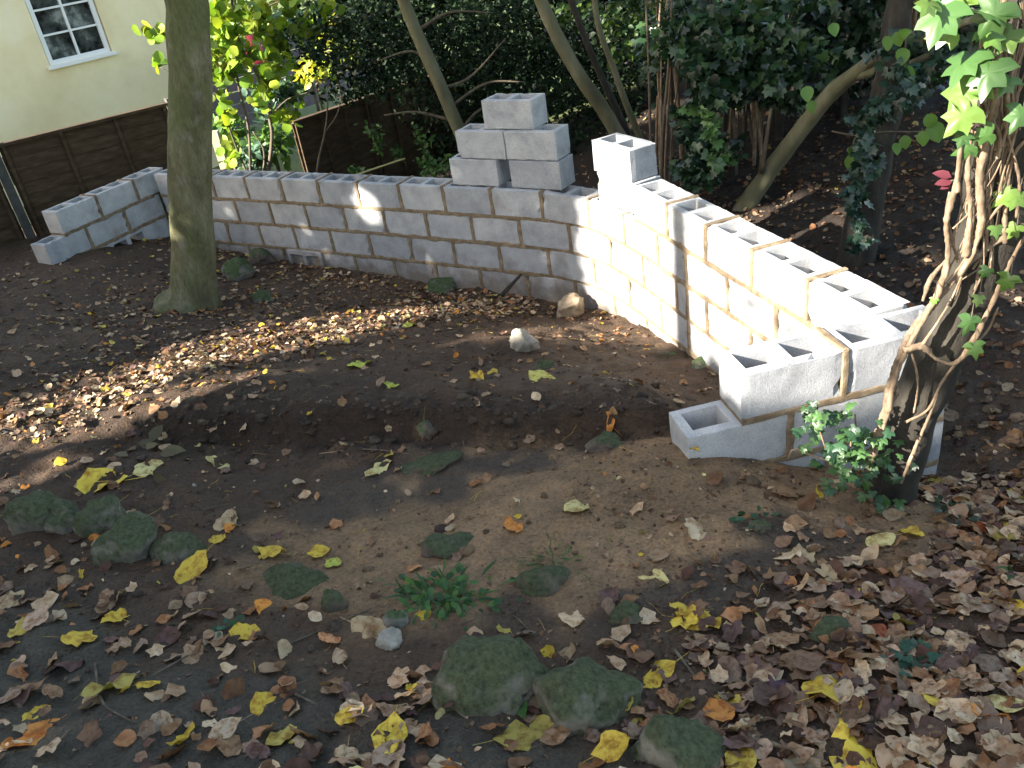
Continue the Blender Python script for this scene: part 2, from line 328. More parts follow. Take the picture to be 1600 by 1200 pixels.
# ------------------------------------------------------------------ block wall
H = 0.745; CZ = .2313; BL = .44; BH = .215; BT = .215; MJ = .456
def arclen(P):
    P = np.asarray(P, float); return np.r_[0, np.cumsum(np.linalg.norm(np.diff(P, axis=0), axis=1))]
_fp = spline(np.array([(-3.222, 8.838, 0), (-1.6, 7.72, 0), (0.2, 6.432, 0), (0.45, 6.245, 0), (0.62, 6.085, 0), (.745, 5.915, 0), (.835, 5.73, 0), (.925, 5.475, 0), (1.005, 5.215, 0), (1.15, 4.655, 0), (1.3, 4.09, 0), (1.43, 3.60, 0), (1.54, 3.15, 0)]), 400)[:, :2]
_fs = arclen(_fp); SMAX = _fs[-1]
def FW(s): return np.array([np.interp(s, _fs, _fp[:, 0]), np.interp(s, _fs, _fp[:, 1])])
def block_mesh(L=BL, seed=0, name='block', sub=True):
    r = np.random.default_rng(seed + 1000)
    w = .040; mid = .044
    xs = [0, w, L / 2 - mid / 2, L / 2 + mid / 2, L - w, L]; ysl = [0, w, BT - w, BT]
    def refine(a, step):
        o = []
        for p, q in zip(a[:-1], a[1:]):
            k = max(1, int(round((q - p) / step))); o += [p + (q - p) * i / k for i in range(k)]
        return o + [a[-1]]
    X = refine(xs, .045); Y = refine(ysl, .06); Z = refine([0, .008, BH - .008, BH], .05)
    solid = L < .27
    def iscell(a, b): 
        if solid: return False
        return (xs[1] - 1e-6 < a < xs[2] - 1e-6 or xs[3] - 1e-6 < a < xs[4] - 1e-6) and ysl[1] - 1e-6 < b < ysl[2] - 1e-6
    vid = {}; V = []; F = []
    def v(x, y, z):
        k = (round(x, 5), round(y, 5), round(z, 5))
        if k not in vid: vid[k] = len(V); V.append(k)
        return vid[k]
    nX, nY, nZ = len(X), len(Y), len(Z)
    for i in range(nX - 1):
        for j in range(nY - 1):
            c = iscell(X[i], Y[j])
            if not c:
                F.append((v(X[i], Y[j], BH), v(X[i+1], Y[j], BH), v(X[i+1], Y[j+1], BH), v(X[i], Y[j+1], BH)))
                F.append((v(X[i], Y[j], 0), v(X[i], Y[j+1], 0), v(X[i+1], Y[j+1], 0), v(X[i+1], Y[j], 0)))
            else:   # inner walls
                for (a, b, e) in ((-1, 0, 0), (1, 0, 1), (0, -1, 2), (0, 1, 3)):
                    if not iscell(X[i + a] if 0 <= i + a < nX - 1 else -1, Y[j + b]):
                        for k in range(nZ - 1):
                            z0, z1 = Z[k], Z[k+1]
                            if e == 0: F.append((v(X[i], Y[j], z0), v(X[i], Y[j], z1), v(X[i], Y[j+1], z1), v(X[i], Y[j+1], z0))[::-1])
                            if e == 1: F.append((v(X[i+1], Y[j], z0), v(X[i+1], Y[j+1], z0), v(X[i+1], Y[j+1], z1), v(X[i+1], Y[j], z1))[::-1])
                            if e == 2: F.append((v(X[i], Y[j], z0), v(X[i+1], Y[j], z0), v(X[i+1], Y[j], z1), v(X[i], Y[j], z1))[::-1])
                            if e == 3: F.append((v(X[i], Y[j+1], z0), v(X[i], Y[j+1], z1), v(X[i+1], Y[j+1], z1), v(X[i+1], Y[j+1], z0))[::-1])
    for k in range(nZ - 1):
        for i in range(nX - 1):
            F.append((v(X[i], 0, Z[k]), v(X[i+1], 0, Z[k]), v(X[i+1], 0, Z[k+1]), v(X[i], 0, Z[k+1])))
            F.append((v(X[i], BT, Z[k]), v(X[i], BT, Z[k+1]), v(X[i+1], BT, Z[k+1]), v(X[i+1], BT, Z[k])))
        for j in range(nY - 1):
            F.append((v(0, Y[j], Z[k]), v(0, Y[j], Z[k+1]), v(0, Y[j+1], Z[k+1]), v(0, Y[j+1], Z[k])))
            F.append((v(L, Y[j], Z[k]), v(L, Y[j+1], Z[k]), v(L, Y[j+1], Z[k+1]), v(L, Y[j], Z[k+1])))
    A = np.array(V); O = A.copy(); cen = np.array([L / 2, BT / 2, BH / 2])
    on = np.stack([(A[:, 0] < 1e-6) | (A[:, 0] > L - 1e-6), (A[:, 1] < 1e-6) | (A[:, 1] > BT - 1e-6), (A[:, 2] < 1e-6) | (A[:, 2] > BH - 1e-6)], 1)
    edge = on.sum(1) >= 2
    chip = np.where(r.random(len(A)) < .16, r.exponential(.006, len(A)), r.random(len(A)) * .002) + .0022
    chip = np.clip(chip, 0, .016)
    for ax in range(3):
        sel = edge & on[:, ax]; O[sel, ax] += np.sign(cen[ax] - A[sel, ax]) * chip[sel]
    rest = ~edge; O[rest] += (r.random((rest.sum(), 3)) - .5) * .0012
    return py_mesh(name, O, F)
FULL = [block_mesh(BL, i) for i in range(10)]
FULLIN = [block_mesh(BL, i + 50) for i in range(4)]
for me in FULL + FULLIN: me.materials.append(M_BLOCK)
wall = empty('block_wall', (0.3, 6.4, -.2), 'unfinished curved retaining wall of grey hollow concrete blocks in sandy mortar', 'wall'); wall['kind'] = 'thing'
_bk = [0]
def put_block(p, d, z, L=BL, parent=None, roll=0.0, name='block', mesh=None, mirror=False):
    _bk[0] += 1; i = _bk[0]
    if mesh is None: mesh = FULL[(i * 7) % 10] if abs(L - BL) < .012 else block_mesh(L, i)
    o = bpy.data.objects.new(name, mesh); C.objects.link(o)
    if len(mesh.materials) == 0: mesh.materials.append(M_BLOCK)
    a = math.atan2(d[1], d[0]); o.rotation_euler = (0, 0, a)
    loc = Vector((float(p[0]), float(p[1]), float(z)))
    if parent is not None: o.parent = parent; o.location = loc - parent.location
    else: o.location = loc
    return o
def ribbon(name, pts, nrm, up, wid, parent, seed, depth=.19, amp=.007, proud=.0035):
    """mortar joint along pts (on the face), nrm = outward, up = across; irregular smeared edges, real depth"""
    r = np.random.default_rng(seed); n = len(pts); V = []; F = []
    def wob(): 
        w = np.convolve(r.normal(0, 1, n + 4), [.2, .3, .3, .2], 'same')[2:-2]; return w * amp
    a = wid / 2 + .005 + np.abs(wob()); b = wid / 2 + .005 + np.abs(wob()); pr = proud + np.abs(wob()) * .3
    for i, p in enumerate(pts):
        p = np.asarray(p); o = nrm[i] if np.ndim(nrm[0]) else nrm; u = up
        for k, (q, h) in enumerate(((b[i], -.0015), (b[i] * .72, pr[i]), (0, pr[i] * 1.15), (-a[i] * .72, pr[i]), (-a[i], -.0015), (-wid / 2 - .0005, -depth), (wid / 2 + .0005, -depth))):
            V.append(p + u * q + o * h)
    m = 7
    for i in range(n - 1):
        for k in range(m):
            kk = (k + 1) % m; F.append((i * m + k, i * m + kk, (i + 1) * m + kk, (i + 1) * m + k))
    F.append(tuple(range(m))); F.append(tuple((n - 1) * m + k for k in range(m))[::-1])
    return link(name, py_mesh(name, V, F), M_MORTAR, parent)
UPZ = np.array([0, 0, 1.0])
def topped(sj, z, path):
    if path is path_main: return (abs(z - (H - BH)) < .01 and sj < 5.05) or z > H - .01
    if path is path_wing: return abs(z - (H - BH)) < .01
    return z > H - .01
def lay_course(path, s0, joints, s1, z, parent, bed=True, bed_s=None, heads=True, seed=0):
    """blocks between successive joints on a front-face path(s)->xy; mortar heads between them, mortar bed below"""
    cuts = [s0] + [j for j in joints if s0 + .06 < j < s1 - .06] + [s1]
    for k in range(len(cuts) - 1):
        a = cuts[k] + (MJ - BL) / 2 * (k > 0); b = cuts[k + 1] - (MJ - BL) / 2 * (k < len(cuts) - 2)
        p, q = path(a), path(b); d = q - p; L = np.linalg.norm(d); d /= L
        o = put_block(p + random.uniform(-.002, .002) * np.array([-d[1], d[0]]), d, z, L if abs(L - BL) > .012 else BL, parent)
        if k > 0 and heads:
            c = path(cuts[k]); e = (path(cuts[k] + .05) - path(cuts[k] - .05)); e /= np.linalg.norm(e); nn = np.array([e[1], -e[0], 0])
            pts = [np.array([c[0], c[1], z + h]) for h in np.linspace(-.004, BH - .0025, 9)]
            ribbon('mortar_joint', pts, nn, np.array([e[0], e[1], 0]), MJ - BL, parent, seed * 97 + k + int(z * 1000), .205, .009)
            if topped(cuts[k], z, path):
                bk = np.array([-nn[0], -nn[1], 0]); tp = [np.array([c[0], c[1], z + BH]) + bk * t for t in np.linspace(-.002, BT + .002, 9)]
                ribbon('mortar_cap', tp, UPZ, np.array([e[0], e[1], 0]), MJ - BL, parent, seed * 53 + k + 7, .03, .007, .003)
    if bed:
        bs = bed_s or (s0, s1); n = max(6, int((bs[1] - bs[0]) / .028)); ss = np.linspace(bs[0] + .004, bs[1] - .004, n); pts = []; nn = []
        for s in ss:
            c = path(s); e = path(s + .03) - path(s - .03); e /= np.linalg.norm(e); pts.append(np.array([c[0], c[1], z - (CZ - BH) / 2])); nn.append(np.array([e[1], -e[0], 0]))
        ribbon('mortar_bed', pts, nn, UPZ, CZ - BH, parent, seed * 31 + 5, .205, .011)
def path_main(s):
    if s < 0: 
        d = FW(.05) - FW(0); return FW(0) + d / np.linalg.norm(d) * s
    if s > SMAX:
        d = FW(SMAX) - FW(SMAX - .05); return FW(SMAX) + d / np.linalg.norm(d) * (s - SMAX)
    return FW(s)
J0 = .83
STRAIGHT = 6.21
for k in range(5):                     # five courses below the main top, the lowest sunk in the soil
    z = H - BH - k * CZ
    off = J0 if k % 2 == 0 else J0 + MJ / 2
    js = [off + MJ * i for i in range(-3, 13)]; js = [j for j in js if j < STRAIGHT - .1] + [STRAIGHT] + [STRAIGHT + (MJ if k % 2 == 0 else MJ / 2) + MJ * i for i in range(5)]
    lay_course(path_main, .004 if k else -.0, js, SMAX + (.2 if k % 2 else -.02), z, wall, seed=k + 1, bed=k < 4)
# extra top course of the right-hand leg
LEG0 = float(np.interp(-5.354, -_fp[:, 1], _fs))
js = [LEG0 + MJ * i - .008 for i in range(1, 7)]
lay_course(path_main, LEG0, js, SMAX - .03, H + CZ - BH, wall, seed=11)
# left wing
WD = np.array([math.cos(1.0047), math.sin(1.0047)]); W0 = np.array([-3.888, 7.972])
def path_wing(u): return W0 + WD * u
WI = float((np.array([-3.222, 8.838]) - W0) @ WD)
lay_course(path_wing, 0, [MJ - .008, 2 * MJ - .008], WI + .22, H - BH, wall, seed=13, bed_s=(0, WI))
lay_course(path_wing, -MJ / 2, [MJ / 2, MJ * 1.5], WI + .06, H - BH - CZ, wall, seed=14)
# bottom wing course: blocks laid on their sides, cells outwards
for i, u in enumerate((-.02, .40, .86)):
    if i == 2:
        lay_course(path_wing, .80, [], WI + .06, H - BH - 2 * CZ, wall, seed=15, bed=False); continue
    o = put_block(path_wing(u), WD, H - BH - 2 * CZ, BL, wall)
    o.rotation_euler = (Matrix.Rotation(1.0047, 4, 'Z') @ Matrix.Rotation(R(90), 4, 'X')).to_euler(); 
    nb = np.array([-WD[1], WD[0]]); p = path_wing(u) + nb * .215
    o.location = Vector((p[0] - WD[1] * 0 , p[1], H - BH - 2 * CZ)) - wall.location
    p2 = path_wing(u) + nb * (BH); o.location = Vector((p2[0], p2[1], H - BH - 2 * CZ)) - wall.location
# one block at the foot of the main run with its cells facing out
d0 = FW(1.75) - FW(1.45); d0 /= np.linalg.norm(d0); p2 = FW(1.6) + np.array([-d0[1], d0[0]]) * (BH - .03)
o = put_block(p2, d0, H - BH - 3 * CZ + .01, BL, wall); o.rotation_euler = (Matrix.Rotation(math.atan2(d0[1], d0[0]), 4, 'Z') @ Matrix.Rotation(R(90), 4, 'X')).to_euler()
# return at the near end
RD = np.array([math.cos(.1311), math.sin(.1311)]); R0 = np.array([.886, 2.862])
def path_ret(u): return R0 + RD * u
RE = (1.80 - R0[0]) / RD[0]
lay_course(path_ret, 0, [MJ - .008], RE, H + CZ - BH, wall, seed=21, bed_s=(0, RE))
lay_course(path_ret, -MJ / 2, [MJ / 2 - .008, MJ * 1.5], RE + .004, H - BH, wall, seed=22)
lay_course(path_ret, -.05, [.4, .4 + MJ], RE + .008, H - BH - CZ, wall, seed=23)
lay_course(path_ret, -.05, [.2, .2 + MJ], RE + .006, H - BH - 2 * CZ, wall, seed=24, bed=False)

# loose blocks
def loose(p, ang, z, label, seed):
    me = block_mesh(BL, 300 + seed, 'concrete_block'); o = put_block(p, (math.cos(ang), math.sin(ang)), z, BL, None, name='concrete_block', mesh=me)
    tag(o, label, 'concrete block', 'loose blocks stacked on the wall'); return o
MA = -.628; md = np.array([math.cos(MA), math.sin(MA)]); mn = np.array([-md[1], md[0]])
q = np.array([-.215, 6.775])
loose(q + mn * .01, MA + .015, H + .0015, 'left-hand loose block in the bottom row of the small pyramid', 1)
loose(np.array([.243, 6.452]), MA - .01, H + .0015, 'right-hand stained loose block in the bottom row of the small pyramid', 2)
q = np.array([-.125, 6.728])
loose(q, MA, H + BH + .003, 'left-hand rough-faced block of the pyramid middle row', 3)
loose(q + md * .443 + mn * .002, MA + .004, H + BH + .003, 'right-hand smooth-faced block of the pyramid middle row', 4)
loose(np.array([.108, 6.612]), MA - .02, H + 2 * BH + .0045, 'single block on top of the pyramid', 5)
PA = math.atan2(5.44 - 5.83, .985 - .80)
pq = np.array([.985, 5.44]) - np.array([math.cos(PA), math.sin(PA)]) * BL
loose(pq + np.array([.012, -.02]), PA, H + .004, 'lower sunlit loose block wedged in the bend of the wall', 6)
loose(pq, PA - .015, H + BH + .0055, 'upper sunlit loose block standing highest at the bend of the wall', 7)
#PART2
# ------------------------------------------------------------------ leaf templates
def tpl_ovate(w=.6, fold=.25, curl=.15, rows=(0, .25, .55, .8, 1)):
    V = [(0, 0, 0)]; T = []; prev = None
    for t in rows[1:-1]:
        ww = w * .5 * math.sin(math.pi * t ** .8) ** .8; z = -curl * t * t
        V += [(-ww, t, z + fold * ww), (0, t, z), (ww, t, z + fold * ww)]; k = len(V) - 3
        if prev is None: T += [(0, k + 1, k), (0, k + 2, k + 1)]
        else: T += [(prev, prev + 1, k + 1), (prev, k + 1, k), (prev + 1, prev + 2, k + 2), (prev + 1, k + 2, k + 1)]
        prev = k
    V.append((0, 1, -curl)); e = len(V) - 1; T += [(prev, prev + 1, e), (prev + 1, prev + 2, e)]
    return np.array(V, float), np.array(T)
def tpl_ivy():
    o = [(0, 0), (.16, -.12), (.36, -.15), (.52, -.04), (.68, .12), (.50, .20), (.36, .30), (.44, .46), (.50, .66), (.33, .66), (.19, .68), (.12, .88), (0, 1.10)]
    o = o + [(-a, b) for a, b in o[-2:0:-1]]; n = len(o)
    V = [(0, .3, .05)] + [(a * .5, .3 + (b - .3) * .5, .035 - .06 * abs(a)) for a, b in o] + [(a, b, -.16 * (a * a + (b - .3) ** 2)) for a, b in o]
    T = [(0, 1 + i, 1 + (i + 1) % n) for i in range(n)]
    for i in range(n): k = (i + 1) % n; T += [(1 + i, 1 + n + i, 1 + n + k), (1 + i, 1 + n + k, 1 + k)]
    return np.array(V, float), np.array(T)
IVY_HI = tpl_ivy()
def tpl_ivy():
    o = [(0, 0), (.35, -.14), (.66, .10), (.38, .32), (.50, .70), (.2, .66), (0, 1.08), (-.2, .66), (-.50, .70), (-.38, .32), (-.66, .10), (-.35, -.14)]
    V = [(0, .3, .06)] + [(a, b, -.10 * (a * a + (b - .3) ** 2)) for a, b in o]
    T = [(0, i, i % 12 + 1) for i in range(1, 13)]
    return np.array(V, float), np.array(T)
def tpl_round():
    n = 10; V = [(0, .5, -.02)] + [(.44 * math.sin(a) * (1 + .06 * (i % 2)), .5 - .5 * math.cos(a), .07 * abs(math.sin(a)) - .08 * (math.cos(a) < -.5)) for i, a in enumerate(np.linspace(0, 2 * math.pi, n, endpoint=False))]
    T = [(0, i, i % n + 1) for i in range(1, n + 1)]
    return np.array(V, float), np.array(T)
def tpl_needle():
    return tpl_ovate(.28, .2, .1, (0, .4, .75, 1))
OV = tpl_ovate(); OVL = tpl_ovate(.5, .3, .2, (0, .35, .7, 1)); IVY = tpl_ivy(); RND = tpl_round()
def basis(nrm, rng, heading=None):
    n = nrm / (np.linalg.norm(nrm, axis=1)[:, None] + 1e-9)
    h = rng.normal(size=n.shape) if heading is None else heading + rng.normal(size=n.shape) * .35
    yv = h - n * (h * n).sum(1)[:, None]; yv /= np.linalg.norm(yv, axis=1)[:, None] + 1e-9
    xv = np.cross(yv, n); return np.stack([xv, yv, n], 2)
def leaves(tpl, pos, nrm, size, col, rng, heading=None, jitter=.0):
    V, T = tpl; n = len(pos); B = basis(nrm, rng, heading)
    L = V[None] * size[:, None, None]
    if jitter: L = L + rng.normal(size=L.shape) * jitter * size[:, None, None]
    Wd = np.einsum('nij,nkj->nki', B, L) + pos[:, None, :]
    TT = T[None] + (np.arange(n) * len(V))[:, None, None]
    cc = np.repeat(col, len(V), 0)
    return Wd.reshape(-1, 3), TT.reshape(-1, 3), cc
def merge(parts):
    Vs, Ts, Cs = [], [], []; o = 0
    for V, T, c in parts: Vs.append(V); Ts.append(T + o); Cs.append(c); o += len(V)
    return np.concatenate(Vs), np.concatenate(Ts), np.concatenate(Cs)
def blob(rng, n, cen, rad, shell=.5, clump=0, cs=.25):
    """points in an uneven ellipsoid, gathered in clumps so that gaps stay open"""
    cen = np.array(cen, float); rad = np.array(rad, float)
    if clump:
        d = rng.normal(size=(clump, 3)); d /= np.linalg.norm(d, axis=1)[:, None]; K = d * (shell + (1 - shell) * rng.random((clump, 1))) ** .7
        w = rng.integers(0, clump, n); p = K[w] + rng.normal(size=(n, 3)) * cs
    else:
        d = rng.normal(size=(n, 3)); d /= np.linalg.norm(d, axis=1)[:, None]; p = d * (shell + (1 - shell) * rng.random((n, 1)))
    return cen + p * rad
def pick(rng, n, cols, var=.25):
    c = np.array(cols)[rng.integers(0, len(cols), n)]; return np.clip(c * (1 + var * rng.normal(size=(n, 1))), .004, .9)

M_LEAF = leafmat('green_leaf', .42, .45); M_DARKLEAF = leafmat('glossy_evergreen_leaf', .22, .6, spec=.12); M_IVYLEAF = leafmat('ivy_leaf', .3, .38, spec=.5)
M_LITTER = leafmat('leaf_litter', .12, .8, True, spec=.2, blotch=(28, .40, (.66, .58, .50)))
M_FALLEN = leafmat('fallen_leaf', .15, .62, False, spec=.3, blotch=(3.2, .38, (.52, .38, .26)))
M_BARK = simple('smooth_greenish_bark', [(.28, (.050, .047, .028)), (.5, (.095, .092, .052)), (.7, (.15, .14, .09))], 5, .9, .5, 40, stretch=(1, 1, .35), dist=.01)
def bark_material():
    m, nt, bs, out = mat('lichened_smooth_bark'); v = coords(nt, 'Object', (1, 1, .3)); v2 = coords(nt, 'Object', 1.0)
    c = ramp(nt, noise(nt, v, 7, 6, .65), [(.28, (.055, .050, .028)), (.48, (.105, .10, .052)), (.70, (.18, .165, .105))])
    c = mix(nt, c, (.17, .15, .12), ramp(nt, noise(nt, v2, 5, 4, .6), [(.56, (0, 0, 0)), (.66, (.7, .7, .7))])); c = mix(nt, c, (.085, .10, .035), ramp(nt, noise(nt, v2, 2.3, 3, .5), [(.5, (0, 0, 0)), (.62, (.75, .75, .75))]))
    fine = noise(nt, v, 60, 5, .7); c = mix(nt, c, ramp(nt, fine, [(.3, (.6, .6, .6)), (.6, (1.15, 1.15, 1.15))]), .8, 'MULTIPLY'); crk = ramp(nt, noise(nt, coords(nt, 'Object', (1, 1, .12)), 16, 3, .6), [(.30, (.45, .42, .38)), (.38, (1, 1, 1))]); c = mix(nt, c, crk, .7, 'MULTIPLY')
    nt.links.new(c, bs.inputs['Base Color']); bs.inputs['Roughness'].default_value = .9; bs.inputs['Specular IOR Level'].default_value = .2
    b1 = bump(nt, None, noise(nt, v, 12, 5, .6), .5, .03); bump(nt, bs, fine, .5, .008, b1); return m
M_BARKL = bark_material()
M_BARKD = simple('dark_bark', [(.3, (.012, .010, .008)), (.58, (.030, .026, .020)), (.8, (.075, .066, .048))], 14, .9, .8, 60, stretch=(1, 1, .4), dist=.01)
M_STEM = simple('brown_stem', [(.3, (.05, .04, .03)), (.55, (.10, .08, .055)), (.75, (.17, .14, .10))], 20, .9, .5, 80, stretch=(1, 1, .3))
M_VINE = simple('pale_vine_bark', [(.3, (.09, .06, .038)), (.55, (.19, .135, .088)), (.75, (.33, .25, .17))], 60, .9, .7, 120, stretch=(1, 1, .3))
M_MOSS = None

# ------------------------------------------------------------------ house and fences
M_RENDER = simple('cream_render', [(.3, (.72, .60, .36)), (.55, (.82, .71, .46)), (.75, (.86, .77, .55))], 1.4, .95, .2, 90)
M_WHITE = simple('white_upvc', [(.3, (.72, .73, .74)), (.7, (.8, .8, .8))], 5, .4, 0)
M_ROOF = simple('roof_tile', [(.3, (.10, .05, .035)), (.7, (.18, .09, .06))], 8, .9, .4)
m, nt_, bs, out = mat('window_glass'); nt_.links.new(ramp(nt_, noise(nt_, coords(nt_, 'Object'), 2.6, 4, .6), [(.42, (.012, .014, .014)), (.56, (.07, .08, .075)), (.66, (.26, .28, .26))]), bs.inputs['Base Color']); bs.inputs['Roughness'].default_value = .08; M_GLASS = m  # grey noise in the base colour stands in for reflections on the panes
M_CURT = simple('net_curtain', [(.3, (.35, .36, .36)), (.7, (.55, .56, .55))], 12, .9, .2)
a = at_y(80, 103, 15.5); hb = math.atan2(.62, .66); hd = np.array([math.cos(hb), math.sin(hb), 0]); hn = np.array([hd[1], -hd[0], 0])
house = empty('house', (a[0] - 1, a[1] + 1, -1.2), 'cream rendered house beyond the brown fence', 'house')
def plane_box(name, u0, u1, d0, d1, z0, z1, matr, parent, bev=0, org=a):
    V, F = box_geo((u0, d0, z0), (u1, d1, z1)); W_ = [np.array([org[0], org[1], 0]) + hd * p[0] - hn * p[1] + UPZ * p[2] for p in V]
    return link(name, py_mesh(name, W_, F), matr, parent)
zs = a[2]; ww = 1.06; wh = 1.28     # sill height, window width and height
u1h = 2.75
for nm, args in (('wall', (-6.5, -.02, 0, .3, -1.3, 4.6)), ('wall', (ww + .02, u1h, 0, .3, -1.3, 4.6)), ('wall', (-.02, ww + .02, 0, .3, -1.3, zs)), ('wall', (-.02, ww + .02, 0, .3, zs + wh + .02, 4.6)),
                 ('side_wall', (u1h - .3, u1h, .302, 6, -1.3, 4.6)), ('side_wall', (-6.5, -6.2, .302, 6, -1.3, 4.6)), ('back_wall', (-6.2, u1h - .302, 5.7, 6, -1.3, 4.6))):
    plane_box(nm, *args, M_RENDER, house)
V = []; 
for u, d, z in ((-6.9, -.4, 4.5), (u1h + .4, -.4, 4.5), (u1h + .4, 6.4, 4.5), (-6.9, 6.4, 4.5), (-6.9, 3, 6.6), (u1h + .4, 3, 6.6)): V.append(np.array([a[0], a[1], 0]) + hd * u - hn * d + UPZ * z)
link('roof', py_mesh('roof', V, [(0, 1, 5, 4), (2, 3, 4, 5), (1, 2, 5), (3, 0, 4), (3, 2, 1, 0)]), M_ROOF, house)
win = plane_box('window', 0, ww, .12, .13, zs, zs + wh, M_WHITE, house)
# frame, bars and panes are sub-parts of the window
def sub(name, *args):
    o = plane_box(name, *args, house); o.parent = win; o.location = (0, 0, 0); return o
ft = .07
for args in ((0, ft, .03, .119, zs, zs + wh), (ww - ft, ww, .03, .119, zs, zs + wh), (ft, ww - ft, .03, .119, zs, zs + ft), (ft, ww - ft, .03, .119, zs + wh - ft, zs + wh)): sub('frame', *args, M_WHITE)
sub('glazing_bar', ww / 2 - .018, ww / 2 + .018, .04, .118, zs + ft, zs + wh - ft, M_WHITE)
zb = [zs + ft + (wh - 2 * ft) * i / 3 for i in range(4)]
for i in (1, 2):
    for u0, u1 in ((ft, ww / 2 - .019), (ww / 2 + .019, ww - ft)): sub('glazing_bar', u0, u1, .045, .117, zb[i] - .015, zb[i] + .015, M_WHITE)
for i in range(3):
    for u0, u1 in ((ft, ww / 2 - .019), (ww / 2 + .019, ww - ft)): sub('pane', u0, u1, .08, .09, zb[i] + .016 * (i > 0), zb[i + 1] - .016 * (i < 2), M_GLASS)
sub('curtain', .12, ww - .1, .0765, .0785, zs + .1, zs + .42, M_CURT) if False else None
sub('sill', -.06, ww + .06, -.06, .1, zs - .055, zs - .002, M_WHITE)

M_FENCE = simple('brown_fence_board', [(.25, (.028, .017, .009)), (.5, (.056, .035, .019)), (.75, (.09, .06, .034))], 6, .9, .5, 60, stretch=(1, 1, 4), rnd=False)
M_CONC = simple('concrete_post', [(.3, (.045, .045, .042)), (.7, (.08, .08, .075))], 12, .95, .4, 80)
def fence(name, A, B, z0, z1, label, nb, panels, post_mat, posts=True, bh=.13):
    A = np.array(A, float); B = np.array(B, float); d = B - A; L = np.linalg.norm(d); d /= L; n = np.array([d[1], -d[0]])
    f = empty(name, (A[0], A[1], z0), label, 'fence')
    def bx(nm, u0, u1, h0, h1, za, zb_, m_, tilt=0):
        V = []
        for u, h, z in ((u0, h0, za), (u1, h0, za), (u1, h1, za), (u0, h1, za), (u0, h0 - tilt, zb_), (u1, h0 - tilt, zb_), (u1, h1 - tilt, zb_), (u0, h1 - tilt, zb_)):
            V.append((*(A + d * u + n * h), z))
        link(nm, py_mesh(nm, V, box_geo((0, 0, 0), (1, 1, 1))[1]), m_, f)
    pl = L / panels; k = 0
    for p in range(panels):
        gp_ = .05 if posts else .002; u0, u1 = p * pl + gp_, (p + 1) * pl - gp_; z = z0 + .04; dz = (z1 - z0 - .06) / nb
        for i in range(nb):
            j = random.uniform(-.004, .004)
            bx('board', u0 + random.uniform(0, .01), u1 - random.uniform(0, .01), .0, .014, z + i * dz + j, z + (i + 1) * dz + .025, M_FENCE, .016)
        for t in (.02, .34, .66, .965): bx('batten', u0 + (u1 - u0) * t, u0 + (u1 - u0) * t + .035, .032, .055, z0 + .03, z1 - .02, M_FENCE)
        bx('capping', u0, u1, -.03, .06, z1 - .018, z1 + .012, M_FENCE)
    if posts:
        for p in range(panels + 1): bx('post', p * pl - .045, p * pl + .045, -.06, .065, z0 - .4, z1 + .05, post_mat)
    return f
A1 = np.array([-4.84, 9.205]); fdir = np.array([math.cos(R(30)), math.sin(R(30))])
fence('fence', A1 - fdir * 3.7, A1 + fdir * 1.85, -.05, 1.19, 'dark brown lapped panel fence with a concrete post at the far end of the plot', 9, 3, M_CONC)
fence('fence', at_y(449, 172, 11.0)[:2], at_y(760, 80, 13.4)[:2], -1.0, .60, 'low dark fence under the evergreens past the sapling', 9, 3, M_FENCE, False)

# ------------------------------------------------------------------ trees
def tree_trunk(name, P, rad, matr, parent, sides=24, m=60, rough=.06, seed=1, flare=0, rscale=3.0):
    Q = spline(np.c_[np.array(P, float), np.array(rad, float)], m); t = np.linspace(0, 1, m)
    lob = (lambda tt, th: flare * np.exp(-tt * m / 3.6) * (.55 + .45 * np.cos(th * 5 + 1.0) * np.cos(th * 2))) if flare else None
    V, F = tube_geo(Q[:, :3], Q[:, 3], sides, seed, rough, lobes=lob, rscale=rscale)
    return link(name, py_mesh(name, V, F, True), matr, parent)
# smooth-barked tree at left
yb = 6.45
tc = [(300, 488, .29), (303, 462, .195), (302, 415, .166), (298, 300, .156), (297, 220, .150), (298, 130, .146), (294, 60, .143), (292, 0, .141)]
TP = [at_y(u, v, yb) for u, v, r_ in tc]; TR = [r_ for _, _, r_ in tc]
TP = [TP[0] - np.array([0, 0, .25])] + TP; TR = [.30] + TR
top = TP[-1]; TP += [top + np.array([-.05, .1, 1.2]), top + np.array([.0, .2, 2.6]), top + np.array([.1, .3, 4.2])]; TR += [.14, .12, .06]
t1 = empty('tree', (TP[1][0], TP[1][1], .2), 'smooth green-grey tree trunk standing in the soil before the block wall', 'tree')
tree_trunk('trunk', TP, TR, M_BARKL, t1, 48, 140, .07, 3, .42)
rng = np.random.default_rng(11); parts = []
for k in range(7):
    aa = k * 2.4; s0 = top + np.array([0, .15, .9 + .4 * k]); e = s0 + np.array([math.cos(aa) * 1.7, math.sin(aa) * 1.7, 1.0 + .1 * k])
    tube('branch', [s0, (s0 + e) / 2 + np.array([0, 0, .15]), e], [.05, .035, .012], M_BARK, t1, 7, 8)
    p = blob(rng, 260, e, (.95, .95, .6), .3, 14, .22); parts.append(leaves(OV, p, rng.normal(size=(260, 3)) * .5 + UPZ, rng.uniform(.09, .14, 260), pick(rng, 260, [(.07, .11, .02), (.10, .13, .02), (.16, .15, .02)]), rng))
V, T, c = merge(parts); link('crown', tri_mesh('crown', V, T, c), M_LEAF, t1)

